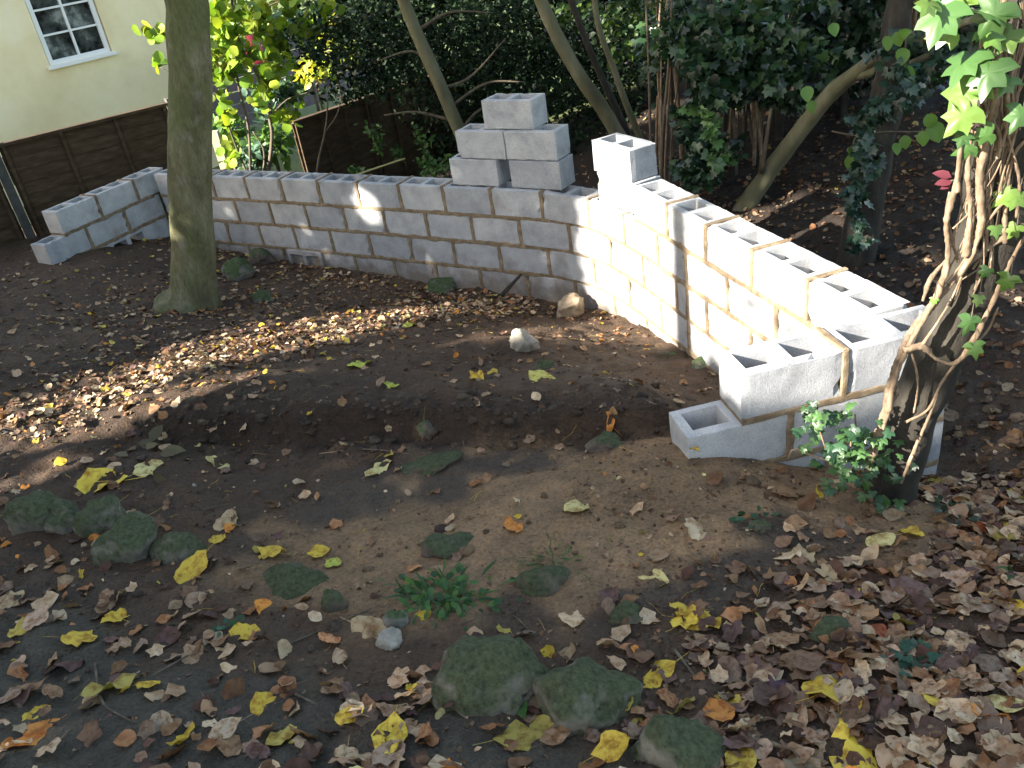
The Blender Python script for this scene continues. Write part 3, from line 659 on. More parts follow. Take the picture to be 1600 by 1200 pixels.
# shade trees standing out of view on the sunny side: crowns with the gaps that let the sun through
EU = np.array([-math.sin(SUN_AZ), math.cos(SUN_AZ), 0]) * -1.0
EU = np.array([.2924, -.9563, 0]); EU = np.array([-SUN[1], SUN[0], 0]); EU /= np.linalg.norm(EU)
if EU[1] > 0: EU = -EU
EV = np.cross(SUN, EU); EV *= np.sign(EV[2])
def uv(P): P = np.atleast_2d(P); return np.stack([P @ EU, P @ EV], 1)
def inpoly(q, poly):
    x, y = q[:, 0], q[:, 1]; r = np.zeros(len(q), bool); n = len(poly)
    for i in range(n):
        x0, y0 = poly[i]; x1, y1 = poly[(i + 1) % n]
        c_ = ((y0 > y) != (y1 > y)) & (x < (x1 - x0) * (y - y0) / (y1 - y0 + 1e-12) + x0); r ^= c_
    return r
def capsule(q, A, B, r):
    a_ = uv(A)[0]; b_ = uv(B)[0]; d = b_ - a_; t = np.clip(((q - a_) @ d) / (d @ d + 1e-9), 0, 1); return np.linalg.norm(q - a_ - t[:, None] * d, axis=1) < r
LITP = [uv(np.array(P)) for P in (
    [(.72, 5.95, -.05), (.72, 5.95, .55), (.72, 5.95, .80), (.78, 5.85, 1.18), (1.16, 5.55, 1.17), (1.24, 5.30, .97), (1.80, 3.2, .97), (1.55, 3.25, .70), (1.35, 4.0, .52), (1.18, 4.6, .10), (1.0, 5.2, -.05)],
    [(1.24, 2.87, .99), (1.60, 2.93, .99), (1.60, 2.93, .92), (1.42, 2.9, .88), (1.28, 2.88, .93)], [(.98, 3.06, .99), (1.2, 3.1, .99), (1.2, 2.98, .97), (1.0, 2.96, .97)],
    )]
gp = lambda u, v: ground_at(u, v)
LITC = [(gp(15, 695), gp(90, 645), .10), (gp(90, 645), gp(240, 585), .17), (gp(240, 585), gp(400, 535), .17), (gp(400, 535), gp(540, 498), .13), (gp(540, 498), gp(600, 492), .09), (gp(100, 672), gp(330, 600), .09),
        (gp(20, 748), gp(70, 738), .03), (at_y(577, 318, 7.28), at_y(577, 328, 7.28), .05), (at_y(575, 405, 7.0), at_y(580, 408, 7.0), .03), (at_y(640, 402, 7.0), at_y(650, 405, 7.0), .035),
        (gp(825, 522), gp(832, 524), .05), (gp(960, 505), gp(1030, 525), .07),
        (np.array([1.62, 2.6, 1.75]), np.array([1.68, 2.6, 2.6]), .19), (np.array([1.50, 2.55, 1.3]), np.array([1.58, 2.55, 1.6]), .10),
        (np.array([1.22, 2.88, .92]), np.array([1.52, 2.92, .93]), .05), (np.array([.87, 3.0, .97]), np.array([.95, 2.87, .93]), .05), (np.array([1.08, 3.05, .98]), np.array([1.22, 3.05, .98]), .06),
        (np.array([1.40, 2.52, .88]), np.array([1.43, 2.52, .78]), .06), (np.array([1.22, 2.6, .84]), np.array([1.18, 2.6, .78]), .03),
        (np.array([-.2, 3.3, .5]), np.array([-.15, 3.3, .5]), .0)]
GLINTS = np.random.default_rng(5)
for k in range(16):
    p = np.array([GLINTS.uniform(-.3, 3.2), GLINTS.uniform(7.0, 9.6), GLINTS.uniform(1.0, 2.6)]); LITC.append((p, p + GLINTS.normal(size=3) * .12, GLINTS.uniform(.05, .13)))
def lit(q):
    r = np.zeros(len(q), bool)
    for P in LITP: r |= inpoly(q, P)
    for A, B, rr in LITC:
        if rr > 0: r |= capsule(q, A, B, rr)
    return r
rng = np.random.default_rng(23)
u_lo, u_hi = -10.6, 1.4
NS = 78000
q = np.stack([rng.uniform(u_lo, u_hi, NS), rng.uniform(-2.6, 4.6, NS)], 1)
edge = fbm(np.c_[q * .8, np.zeros(NS)], 3, 77) * .5
keep = (q[:, 1] < 4.0 + edge * 1.2) & (q[:, 0] > u_lo + .3 + edge) 
keep &= ~((q[:, 0] < -9.75 + .3 * edge) & (q[:, 1] > .45))          # light reaches the sapling and garden
jq = q + rng.normal(size=q.shape) * .02
for du, dv in ((0, 0), (.095, 0), (-.095, 0), (0, .095), (0, -.095), (.065, .065), (-.065, .065), (.065, -.065), (-.065, -.065)): keep &= ~lit(jq + np.array([du, dv]))
q = q[keep]; tt = rng.uniform(7.6, 10.2, len(q)) 
pos = q[:, :1] * EU + q[:, 1:] * EV + tt[:, None] * SUN
sxy = SUN[:2] / np.linalg.norm(SUN[:2]); _a = np.array([1.135, 4.78]) + sxy * 13.0; _b = np.array([1.20, 4.47]) + sxy * 12.0
stemsx = [(_a[0], _a[1], .055), (_b[0], _b[1], .03), (-8.3, 5.2, .14), (-6.9, -2.3, .14), (-9.4, .3, .16)]
tid = 2 + np.argmin(np.stack([np.hypot(pos[:, 0] - x_, pos[:, 1] - y_) for x_, y_, _ in stemsx[2:]], 1), 1)
SL = ['slim bare-stemmed shade tree beside the plot, just out of view', 'thin young shade tree beside the plot, out of view', 'shade tree nearest the far fence, out of view', 'shade tree nearest the viewer, out of view', 'broad shade tree farthest from the wall, out of view']
for k, (x_, y_, r_) in enumerate(stemsx):
    g0 = gz1(x_, y_); st = empty('shade_tree', (x_, y_, g0), SL[k], 'tree', 'trees outside the picture')
    h_ = 9.8 if k < 2 else 6.6
    tree_trunk('trunk', [(x_, y_, g0 - .1), (x_ + .02, y_ + .02, g0 + 1.6), (x_ - .03, y_ - .01, g0 + 3.2), (x_ + .03, y_ + .03, g0 + h_)], [r_ * 1.15, r_, r_ * .95, r_ * .4], M_BARK, st, 12, 24, .05, k)
    sel = tid == k
    if sel.sum() > 10:
        p = pos[sel]; n_ = len(p)
        for b in range(9):
            e = p[rng.integers(0, n_)]; s0 = np.array([x_, y_, min(g0 + h_ - .3, max(g0 + 1.9, e[2] - .5))]); P_ = [s0, (s0 + e) / 2 + np.array([0, 0, .1]), e]
            if not lit(uv(np.array([s0 + (e - s0) * f_ for f_ in np.linspace(0, 1, 12)]))).any() or b < 1: tube('branch', P_, [r_ * .4, r_ * .25, .01], M_BARK, st, 6, 8)
        V, T, c = leaves((OV[0] - np.array([0, .5, 0]), OV[1]), p, rng.normal(size=(n_, 3)) * .7 + SUN, rng.uniform(.12, .20, n_), pick(rng, n_, [(.06, .10, .02), (.09, .12, .02), (.14, .14, .025)]), rng)
        link('crown', tri_mesh('crown', V, T, c), M_LEAF, st)
# a thin limb whose shadow crosses the lit wall
st = [o for o in bpy.data.objects if o.name == 'shade_tree'][0]
def sunpt(P, t): return np.array(P) + SUN * t
tube('branch', [sunpt((1.14, 4.95, 1.02), 12.5), sunpt((1.24, 4.5, .80), 12.3), sunpt((1.36, 4.0, .66), 12.1), sunpt((1.55, 3.4, .62), 12.0)], [.014, .024, .03, .035], M_BARK, st, 7, 14)
tube('branch', [sunpt((1.36, 4.0, .66), 12.1), sunpt((1.3, 4.25, .5), 12.1), sunpt((1.15, 4.7, .42), 12.2)], [.018, .014, .008], M_BARK, st, 7, 14)
for k_ in range(2):
    s_ = [o for o in bpy.data.objects if o.name.startswith('shade_tree')][k_]; x_, y_ = stemsx[k_][:2]; n_ = 700; p = blob(rng, n_, (x_, y_, 10.4 + gz1(x_, y_)), (1.5, 1.5, .8), .2, 20, .2); V, T, c = leaves(OV, p, rng.normal(size=(n_, 3)) * .5 + UPZ, rng.uniform(.12, .2, n_), pick(rng, n_, [(.06, .10, .02), (.14, .14, .025)]), rng); link('crown', tri_mesh('crown', V, T, c), M_LEAF, s_)

# ivy-hung leaning tree at right
rc = [(1383, 800, .105), (1400, 735, .098), (1420, 665, .09), (1450, 590, .09), (1489, 500, .09), (1532, 405, .10), (1560, 300, .105), (1582, 170, .105), (1600, 40, .105)]
RP = [at_y(u, v, 2.64 - .02 * i) for i, (u, v, r_) in enumerate(rc)]; RR = [r_ for *_, r_ in rc]
RP = [RP[0] - np.array([.03, 0, .25])] + RP + [RP[-1] + np.array([.05, .1, .9]), RP[-1] + np.array([.05, .2, 2.2])]; RR = [.12] + RR + [.09, .05]
t2 = empty('tree', (RP[1][0], RP[1][1], .42), 'dark leaning tree trunk by the near end of the wall, wound with ivy stems', 'tree')
tree_trunk('trunk', RP, RR, M_BARKD, t2, 24, 80, .10, 5, 0, 9.0)
ivy = empty('ivy_plant', (RP[1][0], RP[1][1] - .1, .45), 'ivy with twisted pale stems and glossy lobed leaves climbing the leaning trunk', 'ivy')
def pxpath(L, y): return [at_y(p[0], p[1], y if len(p) < 3 else p[2]) for p in L]
VN = [([(1352, 745), (1378, 660), (1392, 605), (1408, 550), (1430, 510), (1457, 480), (1495, 432), (1532, 396), (1575, 366), (1612, 345)], .017),
      ([(1368, 700), (1388, 640), (1398, 590), (1420, 540), (1442, 500), (1468, 452), (1481, 400), (1479, 345), (1492, 295), (1508, 230), (1520, 150), (1535, 60), (1545, -40)], .013),
      ([(1412, 548), (1440, 541), (1462, 560), (1490, 568), (1511, 549), (1540, 495), (1562, 448), (1590, 388), (1612, 355)], .0125),
      ([(1442, 470), (1452, 440), (1466, 420), (1480, 402), (1486, 370), (1479, 335), (1484, 300)], .008),
      ([(1424, 552), (1431, 575), (1434, 605), (1428, 645)], .006),
      ([(1500, 430), (1523, 385), (1533, 340), (1530, 290), (1537, 230), (1552, 170), (1560, 80), (1572, -20)], .018),
      ([(1548, 425), (1551, 360), (1547, 320), (1556, 260), (1580, 210), (1604, 170)], .008),
      ([(1415, 660), (1450, 640), (1470, 600), (1500, 560), (1540, 520), (1560, 480)], .006),
      ([(1508, 400), (1516, 330), (1512, 270), (1519, 200), (1528, 120), (1555, 40)], .012),
      ([(1538, 400), (1546, 300), (1558, 220), (1566, 120), (1590, 20)], .012), ([(1570, 380), (1572, 300), (1585, 240), (1606, 215)], .010),
      ([(1495, 300), (1498, 255), (1506, 200), (1512, 170)], .009), ([(1370, 690), (1380, 650), (1400, 615), (1398, 580)], .010), ([(1408, 755), (1430, 700), (1452, 650), (1465, 615)], .007),
      ([(1440, 540), (1462, 508), (1485, 470), (1508, 420)], .006), ([(1530, 420), (1500, 438), (1470, 445)], .004), ([(1560, 330), (1535, 345), (1510, 380)], .005), ([(1600, 300), (1570, 315), (1540, 350), (1520, 372)], .006)]
rv = np.random.default_rng(91); M_STEMV = simple('rough_vine_bark', [(.3, (.09, .065, .045)), (.55, (.17, .125, .085)), (.75, (.28, .22, .16))], 45, .95, .9, 150, dist=.006)
for k in range(40):
    v0 = rv.uniform(180, 470); v1 = v0 - rv.uniform(90, 260); cu = lambda v: np.interp(v, [-50, 40, 170, 300, 405, 500, 590], [1606, 1600, 1582, 1560, 1532, 1489, 1450])
    o0, o1 = rv.normal(-14, 26, 2); VN.append(([(cu(v0 + (v1 - v0) * t) + o0 + (o1 - o0) * t + rv.normal(0, 5), v0 + (v1 - v0) * t) for t in (0, .25, .5, .75, 1)], rv.uniform(.0025, .008)))
for k, (L, r_) in enumerate(VN):
    P_ = [at_y(p[0], p[1], np.interp(-p[1], [-800, -735, -665, -590, -500, -405, -300, -170, -40, 40], [2.64, 2.62, 2.60, 2.58, 2.56, 2.54, 2.52, 2.50, 2.48, 2.47]) - .108 - .012 * (k % 3)) for p in L]; n_ = len(P_); tube('vine', P_, np.linspace(r_ * .8, r_ * .5, n_) * (1 + .18 * rv.normal(size=n_)), M_VINE if k % 3 else M_STEMV, ivy, 9, 14 * n_, .32, k, rscale=55)
BIG = [(1472, 24, 58), (1490, 60, 40), (1537, 58, 36), (1512, 100, 56), (1547, 112, 54), (1516, 143, 60), (1512, 182, 48), (1546, 217, 30), (1517, 236, 30), (1580, 60, 46), (1560, 20, 50), (1575, 130, 30), (1590, 310, 34), (1575, 306, 34), (1552, 360, 20), (1585, 360, 24),
       (1514, 505, 32), (1518, 545, 28), (1575, 440, 30), (1540, 425, 20), (1526, 468, 18), (1456, 470, 12), (1504, 215, 26), (1530, 30, 44), (1500, 0, 40), (1450, 10, 34), (1595, 180, 36)]
lp = []; 
for u, v, s in BIG:
    p = at_y(u + 4, v - s * .3, 2.40 - random.uniform(0, .12)); sz = s * p[1] * 1.15 / FPX * .95
    lp.append((p, sz))
pos = np.array([p for p, _ in lp]); sz = np.array([s for _, s in lp]); n_ = len(pos); rng = np.random.default_rng(31)
nr = np.tile(np.array([-.35, -.85, .45]), (n_, 1)) + rng.normal(size=(n_, 3)) * .35
parts = [leaves(IVY_HI, pos, nr, sz, pick(rng, n_, [(.09, .17, .035), (.06, .13, .035), (.12, .20, .04)], .15), rng, np.tile(np.array([-.35, .05, -.95]), (n_, 1)), .012)]
# low clump round the foot of the trunk
m_ = 150; cu = np.r_[rng.normal(1345, 30, 90), rng.normal(1385, 14, 25), rng.normal(1265, 14, 20), rng.normal(1300, 22, 15)]; cv = np.r_[rng.normal(715, 30, 90), rng.normal(795, 14, 25), rng.normal(665, 22, 20), rng.normal(645, 10, 15)]
pos = np.array([at_y(u, v, rng.uniform(2.42, 2.56)) for u, v in zip(cu, cv)]); n_ = len(pos)
parts.append(leaves(IVY_HI, pos, np.tile(np.array([-.25, -.6, .7]), (n_, 1)) + rng.normal(size=(n_, 3)) * .45, rng.uniform(.022, .045, n_), pick(rng, n_, [(.035, .085, .025), (.05, .11, .03), (.025, .065, .03)], .2), rng, np.tile(np.array([-.2, -.3, -.7]), (n_, 1)), .01))
V, T, c = merge(parts); tag(link('foliage', tri_mesh('foliage', V, T, c, True), M_IVYLEAF, ivy), 'glossy green ivy leaves')
for p, s in lp: tube('leaf_stalk', [p, p + np.array([.02, .03, .03]), p + np.array([.06, .09, .02])], .0016, M_STEM, ivy, 5, 6)
for L in ([(1305, 740), (1290, 700), (1278, 665), (1268, 640)], [(1318, 745), (1340, 720), (1338, 680), (1336, 648)], [(1230, 720), (1240, 702), (1270, 712), (1300, 722)], [(1318, 722), (1328, 700), (1330, 690)]):
    tube('vine', pxpath(L, 2.5), .0035, M_VINE, ivy, 6, 16)
# ragged wine-red leaf spray
rs = empty('red_leaf_spray', at_y(1486, 282, 2.42), 'small spray of wine-red leaves beside the ivy stems', 'plant')
pos = np.array([at_y(1487, 277, 2.42), at_y(1488, 284, 2.42), at_y(1486, 288, 2.43)]); hd3 = np.array([at_y(1460, 266, 2.42), at_y(1464, 296, 2.42), at_y(1478, 300, 2.42)]) - pos
V, T, c = leaves(OV, pos, np.tile(np.array([0, -.6, .8]), (3, 1)), np.array([.055, .05, .035]), np.array([(.11, .028, .038)] * 3), np.random.default_rng(1), hd3 * 20)
link('foliage', tri_mesh('foliage', V, T, c), M_IVYLEAF, rs); tube('stem', [at_y(1486, 282, 2.42), at_y(1505, 280, 2.44)], .002, M_STEM, rs, 5)
#PART3
# ------------------------------------------------------------------ background growth
def cloud(parent, specs, tpl, size, cols, matr, seed, name='foliage', up=.6, var=.3, jit=.02, heading=None):
    """specs: (u, v, y, ru_px, rv_px, depth_m, n) clumps surveyed from the picture, given real depth"""
    rng = np.random.default_rng(seed); parts = []
    for (u, v, y, ru, rv, dp, n) in specs:
        c0 = at_y(u, v, y); k = np.linalg.norm(c0 - CAM) / FPX
        p = blob(rng, n, c0, (ru * k, dp, rv * k), .25, max(3, n // 16), .2)
        nr = rng.normal(size=(n, 3)) * .6 + np.array([-.15, -.35, up]); h = None if heading is None else np.tile(np.array(heading, float), (n, 1))
        parts.append(leaves(tpl, p, nr, rng.uniform(size[0], size[1], n), pick(rng, n, cols, var), rng, h, jit))
    V, T, c = merge(parts); return link(name, tri_mesh(name, V, T, c), matr, parent)
# bright sapling behind the wall
sp = empty('sapling', at_z(410, 300, -.1), 'young sapling with bright yellow-green leaves behind the block wall', 'tree')
for k, (L, r_) in enumerate((([(415, 300), (425, 215), (420, 180), (402, 115), (376, 72), (362, 0), (355, -60)], .022), ([(392, 300), (388, 200), (372, 130), (366, 55), (370, -40)], .017), ([(398, 300), (360, 205), (345, 150), (330, 100)], .014), ([(410, 285), (412, 235), (395, 205)], .014),
                     ([(372, 50), (400, 20), (440, 0)], .010), ([(424, 180), (450, 155), (490, 142)], .009), ([(366, 60), (330, 50), (280, 45), (235, 40)], .008), ([(345, 150), (300, 130), (250, 105)], .007))):
    P_ = pxpath(L, 10.0); tube('stem', P_, np.linspace(r_, r_ * .5, len(P_)), M_STEM, sp, 7, 5 * len(P_))
cloud(sp, [(400, 35, 10, 50, 30, .35, 90), (360, 90, 10, 35, 40, .35, 70), (430, 80, 10, 32, 28, .35, 60), (350, 30, 10, 26, 26, .3, 45), (455, 40, 10, 40, 25, .3, 50), (345, 170, 10, 24, 40, .3, 45), (360, 232, 10, 26, 22, .25, 30), (440, 178, 10, 24, 16, .2, 26), (400, 150, 10, 26, 26, .3, 26), (240, 45, 9.8, 32, 16, .2, 22), (245, 105, 9.8, 20, 10, .15, 10), (470, 5, 10, 50, 18, .3, 40), (380, 50, 10.2, 70, 50, .4, 120), (420, 110, 10.1, 40, 30, .3, 50), (340, 60, 10, 24, 60, .3, 60)],
      RND, (.08, .14), [(.17, .27, .025), (.13, .23, .025), (.24, .30, .03)], M_LEAF, 41, up=.35)
bs_ = empty('sapling', at_z(494, 300, -.2), 'thin leafless forked sapling against the dark fence', 'tree')
tube('stem', pxpath([(494, 300), (497, 255), (508, 205), (512, 160), (511, 110)], 9.7), [.014, .012, .011, .008, .005], M_STEM, bs_, 6, 18); tube('branch', pxpath([(509, 205), (525, 182), (535, 152)], 9.7), [.009, .007, .004], M_STEM, bs_, 6, 9)
# dark evergreen with leaning pole trunk
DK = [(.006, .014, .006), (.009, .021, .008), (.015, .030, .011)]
et = empty('evergreen_tree', at_z(755, 300, -.1), 'dense dark evergreen with a leaning slender trunk behind the pyramid', 'tree')
P_ = pxpath([(770, 320), (735, 240), (716, 200), (680, 115), (655, 60), (630, 0), (610, -60)], 9.3); tube('trunk', P_, [.085, .08, .075, .07, .066, .06, .055], M_BARK, et, 12, 40, .08, 4)
for L in ([(690, 140), (735, 120), (790, 60)], [(668, 90), (640, 80), (590, 95)], [(700, 170), (760, 130), (820, 128)], [(650, 50), (700, 20), (770, 20)], [(720, 205), (745, 175), (800, 145)], [(712, 190), (650, 175), (600, 180)]):
    tube('branch', pxpath(L, 9.4), [.02, .014, .006], M_STEM, et, 6, 10)
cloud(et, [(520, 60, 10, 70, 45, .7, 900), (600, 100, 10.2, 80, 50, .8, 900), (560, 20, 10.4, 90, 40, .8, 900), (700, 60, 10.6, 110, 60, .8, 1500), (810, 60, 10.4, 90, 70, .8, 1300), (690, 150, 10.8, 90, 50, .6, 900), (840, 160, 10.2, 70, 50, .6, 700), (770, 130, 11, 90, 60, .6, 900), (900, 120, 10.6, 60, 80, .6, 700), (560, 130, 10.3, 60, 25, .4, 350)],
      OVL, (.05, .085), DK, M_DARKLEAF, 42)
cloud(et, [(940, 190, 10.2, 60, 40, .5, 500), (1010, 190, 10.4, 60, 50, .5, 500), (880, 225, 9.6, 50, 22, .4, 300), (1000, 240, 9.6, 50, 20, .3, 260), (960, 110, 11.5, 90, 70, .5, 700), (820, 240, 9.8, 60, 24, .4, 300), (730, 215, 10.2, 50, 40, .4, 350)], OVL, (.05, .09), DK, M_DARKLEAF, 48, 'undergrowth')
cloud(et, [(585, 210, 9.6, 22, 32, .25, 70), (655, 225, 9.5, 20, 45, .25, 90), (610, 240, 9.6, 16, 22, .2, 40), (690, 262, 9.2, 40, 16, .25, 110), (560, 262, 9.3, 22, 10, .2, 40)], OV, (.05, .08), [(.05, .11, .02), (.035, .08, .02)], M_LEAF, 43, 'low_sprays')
# three slender trunks past the loose tall block
mt = empty('multi_stemmed_tree', at_z(985, 240, .2), 'clump of slender leaning trunks behind the tall loose block', 'tree')
for k, (L, r_) in enumerate((([(1002, 262), (968, 215), (940, 168), (905, 118), (872, 60), (845, 0), (830, -50)], .072), ([(1000, 250), (972, 190), (948, 138), (918, 70), (892, 0), (875, -50)], .036), ([(1015, 255), (998, 210), (982, 172), (958, 105), (935, 40), (925, -40)], .034), ([(910, 120), (880, 60), (850, 15), (830, -30)], .03))):
    P_ = pxpath(L, 8.7 + .12 * k); tube('trunk', P_, np.linspace(r_ * 1.1, r_ * .8, len(P_)), M_BARK if k != 1 else M_BARKD, mt, 10, 40, .08, k)
cloud(mt, [(930, 20, 9.6, 70, 30, .6, 260), (985, 60, 9.6, 50, 50, .5, 260), (1000, 20, 9.4, 60, 30, .5, 220)], OV, (.06, .10), [(.03, .07, .02), (.06, .10, .02), (.02, .045, .015)], M_LEAF, 44)
# ivy thicket with upright dry stems
it = empty('ivy_thicket', at_z(1110, 320, .1), 'ivy-hung thicket of upright dry stems behind the long right arm of the wall', 'bush')
rng = np.random.default_rng(51)
for k in range(46):
    u0 = rng.uniform(1020, 1200); y_ = rng.uniform(7.2, 8.2); ln = rng.normal(0, 14); r_ = rng.uniform(.007, .02)
    tube('stem', pxpath([(u0, 330), (u0 + ln * .3 + rng.normal(0, 3), 220), (u0 + ln * .7 + rng.normal(0, 4), 90), (u0 + ln * 1.4, -40)], y_), [r_, r_, r_ * .9, r_ * .7], M_VINE if k % 4 == 0 else M_STEM if k % 3 else M_BARKD, it, 6, 12)
for k in range(16):
    u0 = rng.uniform(1130, 1330); y_ = rng.uniform(7.8, 8.8); r_ = rng.uniform(.015, .05); tube('stem', pxpath([(u0 - 10, 300), (u0, 150), (u0 + rng.normal(20, 25), -40)], y_), [r_, r_ * .9, r_ * .7], M_BARKD, it, 7, 10)
cloud(it, [(1060, 40, 7.3, 40, 40, .4, 260), (1120, 60, 7.1, 60, 45, .5, 420), (1110, 130, 7.0, 45, 40, .4, 300), (1180, 60, 7.2, 60, 50, .5, 420), (1170, 120, 7.0, 55, 30, .4, 280), (1240, 80, 7.3, 60, 50, .5, 360), (1090, 200, 7.0, 26, 40, .3, 170), (1120, 235, 6.9, 26, 40, .3, 160), (1080, 270, 6.9, 30, 30, .3, 150), (1230, 140, 7.4, 40, 30, .4, 170), (1150, 15, 7.4, 110, 30, .5, 420), (1020, 90, 7.8, 24, 60, .4, 160), (1280, 60, 7.8, 60, 60, .4, 300)],
      IVY, (.05, .095), [(.014, .036, .016), (.02, .052, .02), (.012, .03, .018), (.035, .072, .024)], M_IVYLEAF, 45, up=.35, heading=(0, -.2, -1))
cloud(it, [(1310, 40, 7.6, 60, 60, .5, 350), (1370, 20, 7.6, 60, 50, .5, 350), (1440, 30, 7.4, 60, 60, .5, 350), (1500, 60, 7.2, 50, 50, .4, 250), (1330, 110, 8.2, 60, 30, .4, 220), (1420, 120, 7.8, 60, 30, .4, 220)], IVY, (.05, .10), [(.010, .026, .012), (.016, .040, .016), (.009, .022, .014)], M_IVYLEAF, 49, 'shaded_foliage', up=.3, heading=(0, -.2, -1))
cloud(it, [(1095, 170, 6.8, 30, 20, .2, 16), (1110, 200, 6.7, 26, 24, .2, 26), (1125, 250, 6.7, 22, 26, .2, 22)], IVY, (.06, .10), [(.09, .17, .05), (.06, .13, .04)], M_IVYLEAF, 46, 'pale_sprig', heading=(0, -.2, -1))
# leaning limb
lt = empty('leaning_tree', at_z(1172, 312, .2), 'bare limb leaning steeply over the leaf-strewn woodland floor', 'tree')
tube('trunk', pxpath([(1150, 345, 6.75), (1185, 292, 6.7), (1240, 218, 6.5), (1295, 150, 6.3), (1345, 108, 6.1), (1385, 80, 5.9), (1440, 62, 5.7), (1520, 30, 5.4)], 6), [.085, .075, .066, .06, .05, .045, .035, .02], M_BARK, lt, 12, 50, .1, 6)
tube('branch', pxpath([(1335, 118, 6.15), (1365, 112, 6.0), (1405, 108, 5.8), (1450, 88, 5.6), (1495, 70, 5.4)], 6), [.04, .036, .03, .025, .015], M_BARK, lt, 9, 24, .08, 7)
tube('branch', pxpath([(1423, 62, 5.75), (1428, 30, 5.6), (1438, -30, 5.4)], 6), [.018, .016, .012], M_VINE, lt, 7, 10); tube('branch', pxpath([(1424, 42, 5.7), (1416, 32, 5.65), (1407, 24, 5.6)], 6), [.012, .010, .009], M_VINE, lt, 6, 6)
tube('branch', pxpath([(1190, 270, 6.6), (1200, 200, 6.5), (1205, 170, 6.45)], 6), [.02, .014, .01], M_STEM, lt, 6, 8)
rng = np.random.default_rng(52); LV = [(1415, 116, 32), (1332, 255, 34), (1333, 235, 20), (1410, 86, 26), (1384, 66, 22), (1399, 60, 22), (1413, 54, 20), (1457, 205, 34), (1448, 190, 26), (1413, 221, 22), (1398, 232, 20), (1440, 215, 24), (1300, 45, 20), (1260, 145, 24), (1268, 165, 20)]
pos = np.array([at_y(u, v - s * .45, 5.2) for u, v, s in LV]); szs = np.array([s * 5.4 / FPX for *_, s in LV]); n_ = len(pos)
V, T, c = leaves(tpl_ovate(.82, .25, .22, (0, .12, .3, .5, .7, .86, 1)), pos, np.tile(np.array([-.3, -.8, .4]), (n_, 1)) + rng.normal(size=(n_, 3)) * .3, szs, pick(rng, n_, [(.07, .15, .03), (.10, .19, .03)], .15), rng, np.tile(np.array([.1, 0, -1.0]), (n_, 1))); link('foliage', tri_mesh('foliage', V, T, c), M_LEAF, lt)
for L in ([(1300, 205), (1340, 212), (1380, 206), (1450, 205), (1500, 195)], [(1340, 268), (1370, 250)], [(1415, 60), (1415, 110)], [(1332, 232), (1336, 215)], [(1440, 200), (1445, 222)]): tube('twig', pxpath(L, 5.25), .006, M_STEM, lt, 5, 12)
# ivy-clad stump
sb = at_z(1338, 396, .27); ist = empty('ivy_covered_trunk', sb, 'short ivy-covered trunk on the woodland floor beyond the wall', 'tree')
tube('trunk', [sb + np.array([0, 0, -.2]), sb + np.array([0, 0, .02]), at_y(1352, 330, sb[1]), at_y(1368, 250, sb[1]), at_y(1385, 160, sb[1] + .1), at_y(1400, 60, sb[1] + .2), at_y(1415, -60, sb[1] + .3)], [.15, .13, .11, .10, .095, .09, .08], M_BARKD, ist, 12, 40, .15, 8)
cloud(ist, [(1365, 210, 5.1, 36, 40, .14, 110), (1372, 165, 5.1, 40, 30, .14, 110), (1350, 270, 5.1, 30, 40, .13, 80), (1400, 130, 5.2, 44, 30, .16, 110), (1345, 330, 5.1, 24, 30, .12, 40), (1420, 90, 5.3, 50, 30, .2, 110), (1340, 378, 5.0, 22, 12, .1, 20), (1440, 150, 5.6, 40, 40, .2, 60)], IVY, (.035, .07), [(.012, .032, .022), (.02, .045, .024), (.016, .04, .03)], M_IVYLEAF, 47, up=.3, heading=(0, -.2, -1))
# hedge closing the background
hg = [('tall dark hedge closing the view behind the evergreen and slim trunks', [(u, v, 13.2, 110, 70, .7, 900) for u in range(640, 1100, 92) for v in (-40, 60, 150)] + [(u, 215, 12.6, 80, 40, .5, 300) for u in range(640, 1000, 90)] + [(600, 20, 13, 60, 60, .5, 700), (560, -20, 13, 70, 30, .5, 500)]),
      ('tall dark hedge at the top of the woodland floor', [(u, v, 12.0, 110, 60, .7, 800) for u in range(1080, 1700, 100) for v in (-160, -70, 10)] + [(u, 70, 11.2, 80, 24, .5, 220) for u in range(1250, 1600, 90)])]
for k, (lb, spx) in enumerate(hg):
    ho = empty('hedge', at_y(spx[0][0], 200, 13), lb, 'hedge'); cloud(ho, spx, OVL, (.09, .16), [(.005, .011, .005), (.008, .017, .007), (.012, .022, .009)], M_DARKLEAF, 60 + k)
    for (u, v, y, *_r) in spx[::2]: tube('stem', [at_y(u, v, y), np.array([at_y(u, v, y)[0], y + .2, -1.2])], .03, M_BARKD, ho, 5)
# high crowns over the woodland, above the picture
def high_crown(parent, cens, n, seed):
    rng = np.random.default_rng(seed); parts = []
    for cx, cy, cz, rx, rz in cens:
        p = blob(rng, n, (cx, cy, cz), (rx, rx, rz), .2, 40, .2); parts.append(leaves(OV, p, rng.normal(size=(n, 3)) * .5 + UPZ, rng.uniform(.16, .26, n), pick(rng, n, [(.03, .06, .015), (.05, .08, .02)], .2), rng))
    V, T, c = merge(parts); link('crown', tri_mesh('crown', V, T, c), M_LEAF, parent)
high_crown(et, [(-.4, 10.4, 4.9, 1.7, .8), (.9, 11.3, 5.2, 1.8, .8)], 1500, 201); high_crown(mt, [(1.5, 9.2, 5.0, 1.8, .8), (2.6, 11, 5.4, 2, .8)], 1500, 202)
high_crown(lt, [(3.6, 7.4, 4.6, 1.8, .7), (5.4, 9.5, 5.2, 2.2, .8), (5.6, 6.6, 4.9, 1.8, .7)], 1500, 203); high_crown(ist, [(3.4, 5.0, 4.6, 1.5, .7), (4.6, 4.2, 4.4, 1.5, .7)], 1300, 204)
